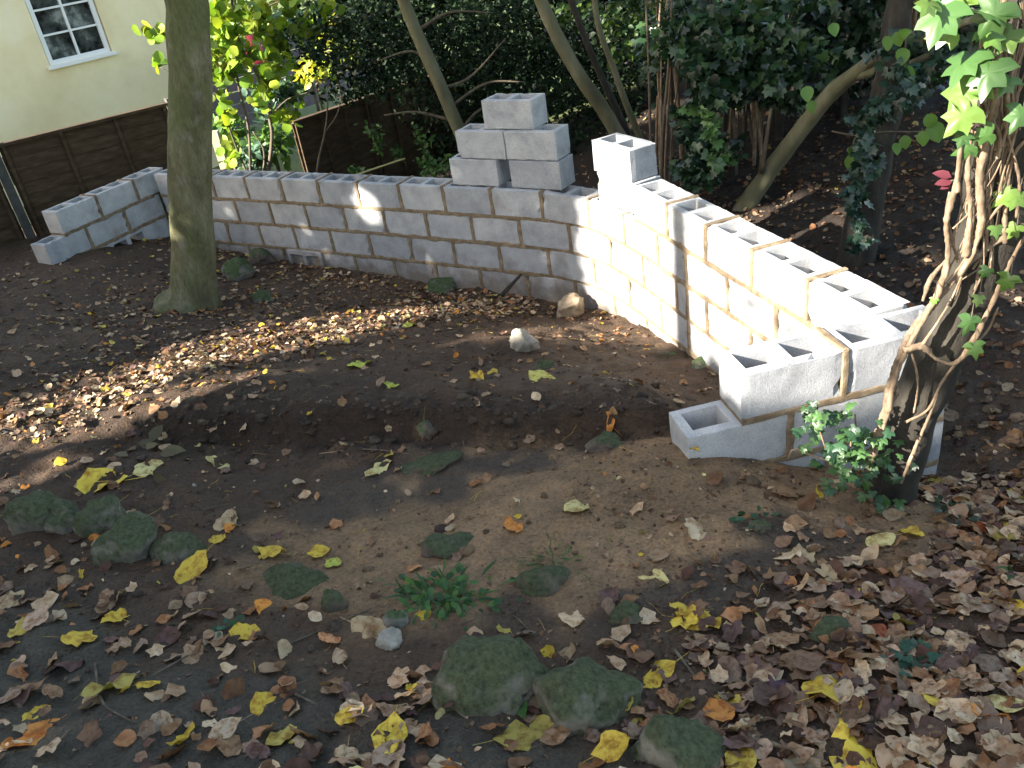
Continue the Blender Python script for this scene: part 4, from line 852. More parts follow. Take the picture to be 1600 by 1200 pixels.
# garden beyond the gap
def shrub(u, v, y, ru, rv, n, cols, label, size=(.1, .18), seed=0, tpl=OV):
    c0 = at_y(u, v, y); o = empty('garden_shrub', (c0[0], c0[1], -1.2), label, 'shrub', 'shrubs in the neighbouring garden'); cloud(o, [(u, v, y, ru, rv, .5, n)], tpl, size, cols, M_LEAF, seed)
    tube('stem', [(c0[0], c0[1], -1.3), c0], .03, M_STEM, o, 6)
YG = [(.30, .32, .03), (.42, .36, .03), (.22, .28, .03)]; MG = [(.09, .17, .04), (.06, .13, .04)]; BG = [(.10, .17, .12), (.07, .14, .09)]
for i, a_ in enumerate(((510, 55, 15, 26, 22, 240, YG, 'yellow autumn shrub showing over the dark fence'), (490, 108, 14.5, 30, 16, 160, YG, 'low yellow shrub just above the dark fence edge'), (545, 85, 15.5, 30, 14, 150, YG, 'yellow shrub half hidden by the evergreen'), (465, 40, 17, 40, 30, 300, BG, 'blue-green shrub in the neighbouring garden'), (330, 95, 16, 26, 22, 200, YG, 'yellow-green shrub beside the house corner'), (420, 160, 14, 30, 20, 160, BG, 'low blue-green shrub beyond the fence gap'), (350, 205, 13.4, 26, 24, 200, MG, 'green shrub low in the fence gap'), (560, 20, 20, 60, 40, 400, MG, 'tall pale green shrub farthest off in the garden'), (420, 10, 21, 80, 50, 500, YG, 'tall sunlit yellow-green shrub farthest off past the sapling'))):
    shrub(*a_[:8], seed=70 + i)
shrub(425, 228, 12.6, 30, 26, 300, MG, 'low leafy shrub filling the fence gap beside the sapling', seed=95); shrub(395, 250, 12.2, 22, 18, 200, BG, 'blue-green shrub lowest in the fence gap', seed=96); shrub(455, 140, 14.6, 24, 16, 200, [(.05, .10, .03), (.03, .07, .03)], 'dark green shrub over the end of the low fence', seed=97)
M_SLATE = simple('grey_violet_boards', [(.3, (.10, .085, .10)), (.7, (.17, .145, .165))], 6, .85, .3)
gf = empty('garden_fence', at_y(330, 90, 17.5), 'grey-violet boarded fence in the neighbouring garden', 'fence')
pa, pb = at_y(300, 75, 16.8), at_y(570, 45, 19.5); gd = (pb - pa)[:2]; gl = np.linalg.norm(gd); gd /= gl; gn = np.array([gd[1], -gd[0]])
for r_ in range(7):
    z0_ = pa[2] - .02 - .22 * (r_ + 1); V = [(*(pa[:2] + gd * u + gn * h), z) for u, h, z in ((0, 0, z0_), (gl, 0, z0_), (gl, .025, z0_), (0, .025, z0_), (0, 0, z0_ + .205), (gl, 0, z0_ + .205), (gl, .025, z0_ + .205), (0, .025, z0_ + .205))]
    link('board', py_mesh('board', V, box_geo((0, 0, 0), (1, 1, 1))[1]), M_SLATE, gf)
M_RED = simple('red_cloth', [(.3, (.42, .05, .07)), (.7, (.55, .09, .11))], 6, .8, .2)
ra = at_y(388, 45, 15.6); rb = at_y(402, 98, 15.6); pr = empty('closed_parasol', (rb[0], rb[1], -1.2), 'closed red parasol in the neighbouring garden', 'parasol')
V, F = tube_geo(spline(np.c_[[ra, ra * .6 + rb * .4, rb], [.03, .11, .17]], 12)[:, :3], spline(np.c_[[ra, ra * .6 + rb * .4, rb], [.03, .11, .17]], 12)[:, 3], 12, 0, .1, lobes=lambda t_, th: .12 * np.cos(th * 6)); link('canopy', py_mesh('canopy', V, F, True), M_RED, pr); tube('pole', [rb - np.array([0, 0, -.1]), (rb[0], rb[1], -1.3)], .02, M_WHITE, pr, 8)
pw = at_y(334, 205, 11.4); po = link('fence_post', py_mesh('fence_post', *[[(pw[0] + a_[0], pw[1] + a_[1], a_[2]) for a_ in box_geo((-.05, -.05, -1.0), (.05, .05, pw[2]))[0]], box_geo((0, 0, 0), (1, 1, 1))[1]]), simple('pale_timber', [(.3, (.32, .26, .17)), (.7, (.44, .37, .26))], 10, .85, .3)); tag(po, 'pale timber post in the gap between the fences', 'post')

# ------------------------------------------------------------------ stones
def stone_material(name, base, moss, mossy):
    m, nt, bs, out = mat(name); v = coords(nt, 'Object', 1.0, True); f = noise(nt, v, 14, 6, .65)
    c = ramp(nt, f, [(.3, tuple(.55 * b for b in base)), (.5, base), (.72, tuple(1.45 * b for b in base))])
    if mossy:
        ge = N(nt, 'ShaderNodeNewGeometry'); sx = N(nt, 'ShaderNodeSeparateXYZ'); nt.links.new(ge.outputs['Normal'], sx.inputs[0])
        k = noise(nt, v, 9, 5, .65); ad = N(nt, 'ShaderNodeMath', operation='MULTIPLY_ADD', i_1=.35); nt.links.new(sx.outputs['Z'], ad.inputs[0]); nt.links.new(k, ad.inputs[2])
        mk = ramp(nt, ad.outputs[0], [(.62 - mossy * .25, (0, 0, 0)), (.80 - mossy * .2, (1, 1, 1))]); mc = ramp(nt, noise(nt, v, 60, 4, .7), [(.3, tuple(.5 * b for b in moss)), (.7, tuple(1.5 * b for b in moss))]); c = mix(nt, c, mc, mk)
    nt.links.new(c, bs.inputs['Base Color']); bs.inputs['Roughness'].default_value = .92; bs.inputs['Specular IOR Level'].default_value = .2
    b1 = bump(nt, None, f, .5, .02); bump(nt, bs, noise(nt, v, 90, 4, .7), .6, .006, b1); return m
M_MOSSY = stone_material('mossy_stone', (.15, .138, .108), (.052, .060, .030), .55); M_GREYST = stone_material('grey_stone', (.16, .15, .13), (.05, .07, .03), .35)
M_DIRTY = stone_material('soil_stained_stone', (.10, .085, .06), (.05, .058, .028), .34); M_TAN = stone_material('tan_stone', (.26, .20, .135), (.06, .07, .03), 0); M_PALE = stone_material('pale_flint', (.27, .245, .20), (.06, .07, .03), 0); M_BROWNST = stone_material('brown_stone', (.10, .08, .065), (.05, .06, .03), .2)
def stone(u, v, wpx, hpx, mt_, label, seed, sink=.35, flat=.7, rot=0, angular=.25):
    p = ground_at(u, v + hpx * .25); k = np.linalg.norm(p - CAM) / FPX; w = wpx * k; h = hpx * k
    bm = bmesh.new(); bmesh.ops.create_icosphere(bm, subdivisions=4, radius=.5); V = np.array([x_.co[:] for x_ in bm.verts]); d = V / np.linalg.norm(V, axis=1)[:, None]
    r_ = np.random.default_rng(seed)
    for _ in range(9):                       # facets
        nn = r_.normal(size=3); nn /= np.linalg.norm(nn); lim = r_.uniform(.30, .43); ex = V @ nn - lim; V -= np.where(ex > 0, ex, 0)[:, None] * nn * angular * 3.2
    V *= (1 + .17 * fbm(d * 1.6 + seed * 3.1, 3, seed) + .085 * fbm(d * 4.5 + seed, 3, seed + 5) + .035 * fbm(d * 13 + seed, 2, seed + 9))[:, None]
    V *= np.array([w, w * .8, max(h * 1.25, w * flat * .7)]); 
    for b_, c_ in zip(bm.verts, V): b_.co = c_
    for f_ in bm.faces: f_.smooth = True
    me = bpy.data.meshes.new('stone'); bm.to_mesh(me); bm.free()
    o = link('stone', me, mt_, None, (p[0], p[1], p[2] + V[:, 2].max() * (.6 - sink))); o.rotation_euler = (r_.normal() * .1, r_.normal() * .1, rot); return tag(o, label, 'stone')
ST = [(775, 1045, 175, 120, M_MOSSY, 'large mossy boulder beneath the weed tuft in the lower middle', .5, .6, .2), (918, 1082, 165, 105, M_MOSSY, 'broad round mossy boulder beside the largest one', .45, .6, 0), (1055, 1160, 130, 100, M_MOSSY, 'mossy boulder at the bottom edge, third along from the weed tuft', .5, .5, 0),
      (62, 800, 84, 58, M_MOSSY, 'mossy stone at the outer end of the row on the slope', .4, .6, 0), (108, 812, 52, 52, M_MOSSY, 'small mossy stone second in the row on the slope', .4, .6, 0), (160, 806, 74, 56, M_MOSSY, 'mossy stone in the middle of the row on the slope', .35, .6, 0), (205, 838, 92, 78, M_MOSSY, 'tallest mossy stone in the row on the slope', .4, .7, .3), (278, 852, 84, 52, M_MOSSY, 'low mossy stone at the inner end of the row on the slope', .5, .5, 0),
      (855, 900, 84, 58, M_DIRTY, 'flat mossy lump pressed into the sandy soil', .75, .4, 0), (700, 850, 92, 40, M_BROWNST, 'long brown stone lying on the sandy soil', .5, .4, .1), (978, 957, 50, 34, M_DIRTY, 'small dark mossy stone in the sandy soil', .5, .5, 0), (455, 905, 110, 34, M_DIRTY, 'flat mossy stone half buried among yellow leaves', .75, .3, 0), (525, 940, 44, 50, M_DIRTY, 'small upright mossy stone edge above the bare dark soil', .6, .5, 0), (672, 720, 100, 24, M_DIRTY, 'thin mossy slab at the edge of the trench', .7, .3, 0), (1185, 822, 40, 30, M_DIRTY, 'small mossy stone among the leaves near the ivy', .5, .5, 0), (1300, 985, 70, 40, M_BROWNST, 'brown stone beside the dark wet soil under the leaves', .6, .4, 0),
      (820, 536, 50, 42, M_PALE, 'pale rock with a sunlit top out on the mound', .3, .8, 0), (890, 484, 52, 46, M_TAN, 'tan rock leaning against the foot of the wall', .2, .9, .4), (690, 447, 52, 26, M_GREYST, 'low mossy rock at the foot of the main wall', .35, .6, 0), (372, 422, 56, 34, M_GREYST, 'grey rock lying just behind the smooth trunk', .3, .6, 0), (412, 466, 36, 22, M_GREYST, 'small grey-green rock in the leaf litter past the trunk', .4, .6, 0), (850, 570, 44, 24, M_BROWNST, 'brown rock half buried in the mound', .5, .5, 0), (410, 402, 44, 26, M_BROWNST, 'dark round clod against the wall foot', .3, .7, 0),
      (612, 1002, 46, 38, M_PALE, 'pale angular flint beside the weed tuft', .3, .8, .5), (618, 968, 40, 34, M_GREYST, 'grey pebble behind the pale flint', .3, .8, 0), (572, 852, 10, 12, M_PALE, 'white pebble on the sandy soil', .2, .8, 0), (668, 668, 34, 30, M_BROWNST, 'small brown stone set in the trench bank', .5, .6, 0), (1100, 568, 40, 22, M_GREYST, 'rubble lump in the corner below the near wall end', .4, .6, 0), (945, 690, 56, 26, M_BROWNST, 'dark clod beside the trench end', .5, .5, 0)]
for i, (u, v, w, h, m_, lb, sk, fl_, rt) in enumerate(ST): stone(u, v, w, h, m_, lb, 500 + i, sk, fl_, rt)

# ------------------------------------------------------------------ fallen leaves
def litter_mesh(kind, seed, hi=True):
    r_ = np.random.default_rng(seed); n = 20 if hi else 12; th = np.linspace(0, 2 * np.pi, n, endpoint=False)
    if kind == 'heart': rad = .5 * (1 - .22 * np.cos(th) + .10 * np.cos(2 * th)) * (1 + .10 * np.exp(-((th - np.pi) / .25) ** 2) * 2) 
    elif kind == 'lobed': rad = .42 + .065 * np.cos(5 * th) * (1 + .5 * np.cos(th)) + .04 * np.cos(th)
    else: rad = .5 / np.sqrt((np.cos(th)) ** 2 + (np.sin(th) / .55) ** 2)
    rad = rad * (1 + (.075 if kind == 'lobed' else .045) * r_.normal(size=n)); x_, y_ = rad * np.cos(th), rad * np.sin(th)
    V = [(0, 0, 0)] + [(a_ * .5, b_ * .5, 0) for a_, b_ in zip(x_, y_)] + [(a_, b_, 0) for a_, b_ in zip(x_, y_)]; V = np.array(V)
    curl = r_.uniform(.05, .6); ax = r_.uniform(0, np.pi); q_ = V[:, 0] * np.cos(ax) + V[:, 1] * np.sin(ax)
    V[:, 2] = curl * q_ ** 2 * .9 + .15 * fbm(np.c_[V[:, :2] * 3.2, np.full(len(V), seed)], 3, seed) - .05 * np.abs(V[:, 1]) 
    V[1 + n:, 2] += r_.normal(size=n) * .03
    T = [(0, 1 + i, 1 + (i + 1) % n) for i in range(n)]
    for i in range(n): j = (i + 1) % n; T += [(1 + i, 1 + n + i, 1 + n + j), (1 + i, 1 + n + j, 1 + j)]
    if hi:  # stalk
        k = len(V); e = x_.min() * .9; b0 = [(0.0, .010, -.01), (.0, -.010, -.01), (e, .010, .0), (e, -.010, 0), (e - .45, .006 + r_.normal() * .06, .02), (e - .45, -.006 + 0, .02)]; b0[5] = (b0[4][0], b0[4][1] - .014, .02)
        V = np.r_[V, np.array(b0)]; T += [(k, k + 2, k + 3), (k, k + 3, k + 1), (k + 2, k + 4, k + 5), (k + 2, k + 5, k + 3)]
    return V, np.array(T)
KINDS_ = ['heart'] * 12 + ['lobed'] * 16 + ['oval'] * 8
LT = [litter_mesh(k, 900 + i) for i, k in enumerate(KINDS_)]; LTlo = [litter_mesh(k, 950 + i, False) for i, k in enumerate(KINDS_)]
LM = [tri_mesh('fallen_leaf', V, T, smooth=True) for V, T in LT]
for me in LM: me.materials.append(M_FALLEN)
def gnorm(x, y, e=.06):
    zx = (gz(x + e, y) - gz(x - e, y)) / (2 * e); zy = (gz(x, y + e) - gz(x, y - e)) / (2 * e); n = np.stack([-zx, -zy, np.ones_like(zx)], -1); return n / np.linalg.norm(n, axis=-1)[..., None]
def put_leaf(p, size, col, kind, label, group, rng, lift=.0, tilt=.22):
    idx = [i for i, k in enumerate(KINDS_) if k == kind]; me = LM[idx[int(rng.integers(0, len(idx)))]]
    o = bpy.data.objects.new('fallen_leaf', me); C.objects.link(o); n = gnorm(np.array([p[0]]), np.array([p[1]]))[0] + rng.normal(size=3) * tilt
    o.rotation_euler = (Vector(n).to_track_quat('Z', 'Y').to_matrix() @ Matrix.Rotation(rng.uniform(0, 6.28), 3, 'Z')).to_euler()
    o.location = (float(p[0]), float(p[1]), float(p[2]) + .006 + lift); s = float(size); o.scale = (s, s * float(rng.uniform(.85, 1.05)), s * float(rng.uniform(.6, 1.15))); o.color = (*[float(a_) for a_ in col], 1)
    return tag(o, label, 'leaf', group)
YEL = (.56, .39, .045); BRY = (.68, .50, .06); PAL = (.55, .47, .20); OLV = (.36, .29, .07); ORG = (.55, .22, .045); TAN_ = (.40, .29, .16); PUR = (.075, .03, .055); GRY = (.40, .44, .07); RST = (.36, .11, .05)
SP = [(152, 757, 58, BRY, 'heart', 'bright yellow leaf lying on top of the row of mossy stones'), (240, 735, 38, PAL, 'heart', 'pale leaf with a long stalk below the trench'), (345, 729, 48, PAL, 'oval', 'pale tan leaf lying alone below the dark bank'), (355, 820, 50, TAN_, 'oval', 'tan yellow leaf near the inner end of the mossy row'), (338, 846, 24, YEL, 'heart', 'small yellow leaf under the tan one near the mossy row'), (428, 868, 50, YEL, 'lobed', 'yellow leaf with a pale stalk above the flat mossy stone'), (505, 865, 28, YEL, 'heart', 'round yellow leaf at the edge of the sandy soil'), (525, 886, 28, GRY, 'heart', 'small yellow-green leaf by the edge of the sandy soil'), (298, 900, 50, YEL, 'heart', 'folded yellow leaf among brown leaves under the mossy row'), (125, 1003, 54, YEL, 'lobed', 'ragged yellow leaf on the dark soil of the lower slope'), (185, 970, 40, YEL, 'lobed', 'small yellow leaf with a dark tip on the lower slope'), (20, 1030, 56, YEL, 'heart', 'yellow-brown leaf at the left edge of the picture'),
      (380, 993, 40, YEL, 'heart', 'yellow leaf with a brown blotch on dark soil'), (14, 946, 50, TAN_, 'lobed', 'tan leaf at the left edge above the yellow-brown one'), (415, 1107, 46, YEL, 'heart', 'speckled yellow leaf near the middle of the grey path'), (175, 1080, 70, OLV, 'oval', 'large olive-brown leaf lying on the grey path'), (65, 1120, 36, YEL, 'heart', 'small yellow leaf near the lower left corner'), (42, 1160, 60, ORG, 'heart', 'orange-brown leaf in the lower left corner'), (240, 1075, 30, YEL, 'heart', 'small yellow leaf beside the large olive one'), (610, 1166, 62, BRY, 'heart', 'clean bright yellow pointed leaf at the bottom edge'), (542, 1126, 36, YEL, 'heart', 'yellow leaf near a twig at the bottom'), (580, 990, 70, TAN_, 'oval', 'long tan leaf with a yellow edge beside the pale flint'), (647, 1082, 26, YEL, 'heart', 'small yellow leaf under the largest boulder'), (682, 1096, 46, YEL, 'oval', 'orange yellow leaf below the largest boulder'),
      (903, 800, 44, PAL, 'heart', 'pale yellow triangular leaf alone on the sandy soil'), (805, 829, 32, ORG, 'heart', 'small orange leaf in the middle of the sandy soil'), (1027, 915, 40, PAL, 'heart', 'pale yellow leaf on the sandy soil above the small mossy stone'), (1010, 1066, 64, YEL, 'heart', 'round yellow leaf with a purple patch beside the broad boulder'), (1000, 1130, 52, OLV, 'heart', 'brown-edged yellow leaf between two boulders'), (1070, 960, 54, YEL, 'lobed', 'crumpled yellow leaf at the edge of the wet soil'), (1102, 980, 56, YEL, 'heart', 'round speckled yellow leaf with a pale stalk'), (866, 1110, 40, YEL, 'oval', 'narrow yellow leaf standing by the broad boulder'), (838, 1152, 80, OLV, 'heart', 'large spotted yellow leaf beneath the weed with broad leaves'), (905, 1112, 54, (.42, .33, .22), 'heart', 'upright pale brown leaf propped on the broad boulder'),
      (1420, 840, 46, YEL, 'lobed', 'frilly orange-yellow leaf below the ivy trunk'), (1308, 1078, 80, YEL, 'heart', 'large bright yellow leaf in the thick litter'), (1320, 1116, 58, YEL, 'heart', 'yellow leaf tucked under the large bright one'), (1470, 1104, 60, YEL, 'heart', 'yellow leaf with brown specks towards the lower right corner'), (1560, 1108, 54, PAL, 'heart', 'pale yellow leaf nearest the right edge'), (1335, 1184, 84, BRY, 'heart', 'large clean yellow leaf cut by the bottom edge'), (1225, 1083, 60, PUR, 'heart', 'dark purple leaf in the thick litter'), (1370, 992, 36, RST, 'lobed', 'folded red-orange leaf by the dark wet soil'), (1375, 850, 52, PAL, 'oval', 'half green half pale leaf below the ivy trunk'), (1530, 830, 34, RST, 'oval', 'rusty oval leaf on the ground right of the trunk'), (1190, 1070, 58, (.17, .09, .07), 'lobed', 'glossy brown leaf beside the purple one'),
      (950, 665, 40, ORG, 'lobed', 'curled orange-brown leaf on the trench bank'), (841, 592, 34, (.50, .46, .12), 'heart', 'yellow-green leaf on the mound'), (747, 593, 26, YEL, 'heart', 'small bright yellow leaf on the mound'), (563, 574, 40, GRY, 'oval', 'lime-green leaf on the shaded side of the sunlit streak'), (612, 606, 26, GRY, 'oval', 'small lime leaf on the bare mound'), (592, 737, 52, PAL, 'oval', 'long pale yellow leaf at the trench edge'), (1300, 905, 50, TAN_, 'lobed', 'crinkled tan leaf in the litter before the ivy'), (1375, 897, 48, (.38, .18, .09), 'oval', 'smooth reddish-tan leaf in the litter before the ivy'), (1255, 872, 44, TAN_, 'lobed', 'upturned tan leaf just below the ivy clump'), (640, 512, 20, GRY, 'heart', 'small green leaf standing near the wall foot')]
rng = np.random.default_rng(81)
for u, v, s, c_, k_, lb in SP:
    p = ground_at(u, v); put_leaf(p, s * np.linalg.norm(p - CAM) / FPX * 1.0, np.array(c_), k_, lb, None, rng, .012, .16)
pb_ = at_z(1083, 688, H); put_leaf((pb_[0], pb_[1] - .01, .70), .05, np.array(YEL), 'lobed', 'crumpled yellow leaf caught on the lowest step of the near wall end', None, rng, 0, .5)
# sampled litter
def wall_clear(x, y):
    P_ = np.stack([x, y], 1); ok = np.ones(len(x), bool)
    fpp = _fp[::6]; dd = np.linalg.norm(P_[:, None] - fpp[None], axis=2); j = dd.argmin(1); tg = np.gradient(fpp, axis=0); tg /= np.linalg.norm(tg, axis=1)[:, None]
    off = (P_ - fpp[j]) @ np.array([[1, 0], [0, 1]]); sd = off[:, 0] * -tg[j][:, 1] + off[:, 1] * tg[j][:, 0]; ok &= ~((dd.min(1) < .35) & (sd > -.03) & (sd < .26))
    for O_, D_, L0, L1 in ((W0, WD, -.3, 1.4), (R0, RD, -.3, 1.1)):
        o_ = P_ - O_; u_ = o_ @ D_; h_ = o_ @ np.array([-D_[1], D_[0]]); ok &= ~((u_ > L0) & (u_ < L1) & (h_ > -.03) & (h_ < .25))
    return ok
BR = [(.25, .15, .08), (.36, .24, .145), (.15, .082, .045), (.42, .30, .185), (.09, .048, .034), (.30, .145, .065), (.32, .22, .15), (.17, .115, .08), (.46, .35, .23), (.24, .145, .09), (.12, .07, .06)]
YL = [YEL, PAL, OLV, ORG, (.45, .34, .06)]
def sample(n, x0, x1, y0, y1, dens, s0, s1, seed, yel=.08):
    r_ = np.random.default_rng(seed); x = r_.uniform(x0, x1, n); y = r_.uniform(y0, y1, n); k = r_.random(n) < dens(x, y); k &= wall_clear(x, y); x, y = x[k], y[k]; z = gz(x, y)
    c_ = pick(r_, len(x), BR, .22); w_ = r_.random(len(x)) < yel; c_[w_] = pick(r_, int(w_.sum()), YL, .2); return np.stack([x, y, z], 1), r_.uniform(s0, s1, len(x)), c_, w_
def d_near(x, y):
    right = sstep(.35, 1.0, x - .25 * (y - 1.6)); low = sstep(2.35, 1.6, y); left = sstep(-.7, -1.2, x) * .42; d = np.maximum(np.maximum(right, low * .62), left)
    d = d * (1 - .86 * sand(x, y)); bare = np.exp(-((x + .62) / .35) ** 2 - ((y - 2.0) / .22) ** 2); return np.clip(d * (1 - .8 * bare) * (.55 + .7 * np.clip(n2(x, y, 2.2, 2, 91) + .5, 0, 1)) + .05, 0, 1)
def d_mid(x, y): 
    band = np.exp(-((y - (5.45 + .8 * (x + 1.15))) / .7) ** 2) * sstep(.4, -.2, x); tr_ = np.exp(-((x + 2.3) / 1.0) ** 2 - ((y - 6.4) / 1.0) ** 2); wl = sstep(.5, .1, np.abs(y - (6.05 - .727 * (x - .4)))) * .8
    return np.clip(.10 + .65 * band + .8 * tr_ + wl + .25 * n2(x, y, 1.6, 2, 92), 0.03, 1)
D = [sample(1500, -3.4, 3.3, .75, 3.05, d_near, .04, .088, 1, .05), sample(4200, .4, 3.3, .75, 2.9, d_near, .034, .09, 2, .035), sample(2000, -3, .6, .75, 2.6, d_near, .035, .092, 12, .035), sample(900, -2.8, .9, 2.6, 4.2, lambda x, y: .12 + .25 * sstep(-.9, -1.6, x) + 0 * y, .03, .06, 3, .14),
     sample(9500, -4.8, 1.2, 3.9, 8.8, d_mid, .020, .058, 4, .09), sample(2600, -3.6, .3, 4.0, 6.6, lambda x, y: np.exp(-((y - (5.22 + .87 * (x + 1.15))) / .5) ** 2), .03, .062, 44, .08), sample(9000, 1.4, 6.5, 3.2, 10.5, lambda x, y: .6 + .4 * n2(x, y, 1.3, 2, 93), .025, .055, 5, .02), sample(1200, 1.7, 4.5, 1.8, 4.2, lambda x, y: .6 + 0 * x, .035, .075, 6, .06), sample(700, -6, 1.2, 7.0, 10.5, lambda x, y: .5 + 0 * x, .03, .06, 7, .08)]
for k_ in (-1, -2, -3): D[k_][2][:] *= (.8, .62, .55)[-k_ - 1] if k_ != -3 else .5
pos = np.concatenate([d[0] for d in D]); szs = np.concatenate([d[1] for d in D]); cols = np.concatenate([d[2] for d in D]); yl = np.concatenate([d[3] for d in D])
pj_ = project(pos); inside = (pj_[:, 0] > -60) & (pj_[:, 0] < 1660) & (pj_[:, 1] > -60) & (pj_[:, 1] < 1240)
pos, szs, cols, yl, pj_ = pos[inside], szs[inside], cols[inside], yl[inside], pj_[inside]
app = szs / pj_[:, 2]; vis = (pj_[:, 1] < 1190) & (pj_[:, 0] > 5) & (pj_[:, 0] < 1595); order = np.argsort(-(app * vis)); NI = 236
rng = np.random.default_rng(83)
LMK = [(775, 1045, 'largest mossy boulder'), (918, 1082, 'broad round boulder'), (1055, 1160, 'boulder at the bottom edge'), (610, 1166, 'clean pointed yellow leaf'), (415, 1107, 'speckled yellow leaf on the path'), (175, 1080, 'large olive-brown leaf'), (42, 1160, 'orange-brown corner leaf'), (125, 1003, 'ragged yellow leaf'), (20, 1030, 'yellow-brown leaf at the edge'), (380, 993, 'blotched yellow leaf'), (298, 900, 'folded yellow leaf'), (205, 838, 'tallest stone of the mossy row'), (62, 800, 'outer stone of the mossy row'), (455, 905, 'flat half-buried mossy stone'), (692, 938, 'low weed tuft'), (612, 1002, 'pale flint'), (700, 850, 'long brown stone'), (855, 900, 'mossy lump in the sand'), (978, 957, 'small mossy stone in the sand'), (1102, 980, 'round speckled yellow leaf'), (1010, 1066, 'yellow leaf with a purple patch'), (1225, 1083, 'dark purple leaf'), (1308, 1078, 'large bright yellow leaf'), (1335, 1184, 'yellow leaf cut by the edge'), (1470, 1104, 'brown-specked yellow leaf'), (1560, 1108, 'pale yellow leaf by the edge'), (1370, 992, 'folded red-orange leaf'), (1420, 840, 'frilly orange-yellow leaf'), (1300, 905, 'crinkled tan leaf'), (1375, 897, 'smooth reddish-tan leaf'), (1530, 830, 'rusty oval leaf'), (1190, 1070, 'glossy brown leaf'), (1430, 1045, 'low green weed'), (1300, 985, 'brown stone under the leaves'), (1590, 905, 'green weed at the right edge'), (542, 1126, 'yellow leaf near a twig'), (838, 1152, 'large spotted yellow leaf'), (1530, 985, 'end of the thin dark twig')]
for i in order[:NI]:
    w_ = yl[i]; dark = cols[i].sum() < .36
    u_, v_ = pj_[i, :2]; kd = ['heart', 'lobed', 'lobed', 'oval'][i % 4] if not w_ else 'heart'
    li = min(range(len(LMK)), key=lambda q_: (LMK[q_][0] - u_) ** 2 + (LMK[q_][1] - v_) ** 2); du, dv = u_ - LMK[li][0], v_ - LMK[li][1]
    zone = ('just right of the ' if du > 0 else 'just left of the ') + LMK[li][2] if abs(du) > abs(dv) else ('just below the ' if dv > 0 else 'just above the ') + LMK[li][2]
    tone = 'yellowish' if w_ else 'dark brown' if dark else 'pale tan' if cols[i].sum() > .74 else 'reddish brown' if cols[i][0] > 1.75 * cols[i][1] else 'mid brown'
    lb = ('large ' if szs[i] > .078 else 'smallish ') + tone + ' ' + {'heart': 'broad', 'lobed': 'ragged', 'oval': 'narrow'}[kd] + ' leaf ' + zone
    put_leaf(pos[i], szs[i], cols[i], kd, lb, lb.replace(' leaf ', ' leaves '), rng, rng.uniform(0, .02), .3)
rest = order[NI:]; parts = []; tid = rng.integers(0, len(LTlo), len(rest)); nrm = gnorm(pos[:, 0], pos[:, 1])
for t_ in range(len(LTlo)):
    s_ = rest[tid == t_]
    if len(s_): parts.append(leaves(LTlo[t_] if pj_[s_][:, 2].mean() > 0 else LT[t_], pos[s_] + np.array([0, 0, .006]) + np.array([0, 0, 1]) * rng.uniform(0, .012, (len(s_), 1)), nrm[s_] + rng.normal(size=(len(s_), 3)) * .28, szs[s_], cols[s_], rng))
D = [sample(7000, -3.8, .3, 3.9, 6.8, lambda x, y: np.exp(-((y - (5.22 + .87 * (x + 1.15))) / .30) ** 4), .018, .046, 45, .06)]; s_ = D[0][1]; cc_ = pick(rng, len(s_), [(.44, .35, .25), (.52, .43, .32), (.38, .28, .19), (.48, .33, .2), (.28, .19, .12)], .2)  # dry leaves along the sunlit streak, coloured extra pale to brighten it
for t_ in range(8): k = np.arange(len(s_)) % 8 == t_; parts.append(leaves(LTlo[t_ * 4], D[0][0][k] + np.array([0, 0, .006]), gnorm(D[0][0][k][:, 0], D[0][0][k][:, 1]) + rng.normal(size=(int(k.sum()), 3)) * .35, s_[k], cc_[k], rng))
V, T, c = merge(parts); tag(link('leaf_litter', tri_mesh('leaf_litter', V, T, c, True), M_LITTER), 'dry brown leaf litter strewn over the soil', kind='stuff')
# leaf stalks, crumbs and small stones
r_ = np.random.default_rng(85); n_ = 260; x = r_.uniform(-2.6, 2.2, n_); y = r_.uniform(1.0, 5.2, n_); k = wall_clear(x, y); x, y = x[k], y[k]; parts = []
for a_, b_ in zip(x, y):
    h_ = r_.uniform(0, 6.28); l_ = r_.uniform(.03, .085); P_ = np.array([[a_ + math.cos(h_) * l_ * t_, b_ + math.sin(h_) * l_ * t_ + .006 * math.sin(t_ * 5), 0] for t_ in (0, .33, .66, 1)]); P_[:, 2] = gz(P_[:, 0], P_[:, 1]) + .006 + r_.uniform(0, .008)
    V, F = tube_geo(P_, .0011, 3, cap=False); T = np.array([t_ for f_ in F for t_ in ((f_[0], f_[1], f_[2]), (f_[0], f_[2], f_[3]))]); parts.append((V, T, np.tile(pick(r_, 1, [(.50, .36, .08), (.40, .28, .10), (.16, .10, .06)], .15), (len(V), 1))))
V, T, c = merge(parts); tag(link('leaf_stalks', tri_mesh('leaf_stalks', V, T, c), M_LITTER), 'thin straw-coloured leaf stalks lying on the soil', kind='stuff')
bm = bmesh.new(); bmesh.ops.create_icosphere(bm, subdivisions=1, radius=.5); IV = np.array([v_.co[:] for v_ in bm.verts]); IT = np.array([[v_.index for v_ in f_.verts] for f_ in bm.faces]); bm.free()
n_ = 9000; x = r_.uniform(-3.2, 2.6, n_); y = 1.0 + 5.6 * r_.random(n_) ** 1.5; k = wall_clear(x, y) & ~((x < .1) & (y < 2.1)); x, y = x[k], y[k]; n_ = len(x); P_ = np.stack([x, y, gz(x, y)], 1); s_ = np.clip(r_.exponential(.004, n_) + .003, 0, .024)
V = IV[None] * s_[:, None, None] * r_.uniform(.6, 1.2, (n_, 12, 1)) + P_[:, None]; T = (IT[None] + (np.arange(n_) * 12)[:, None, None]).reshape(-1, 3); sm_ = sand(x, y)[:, None]
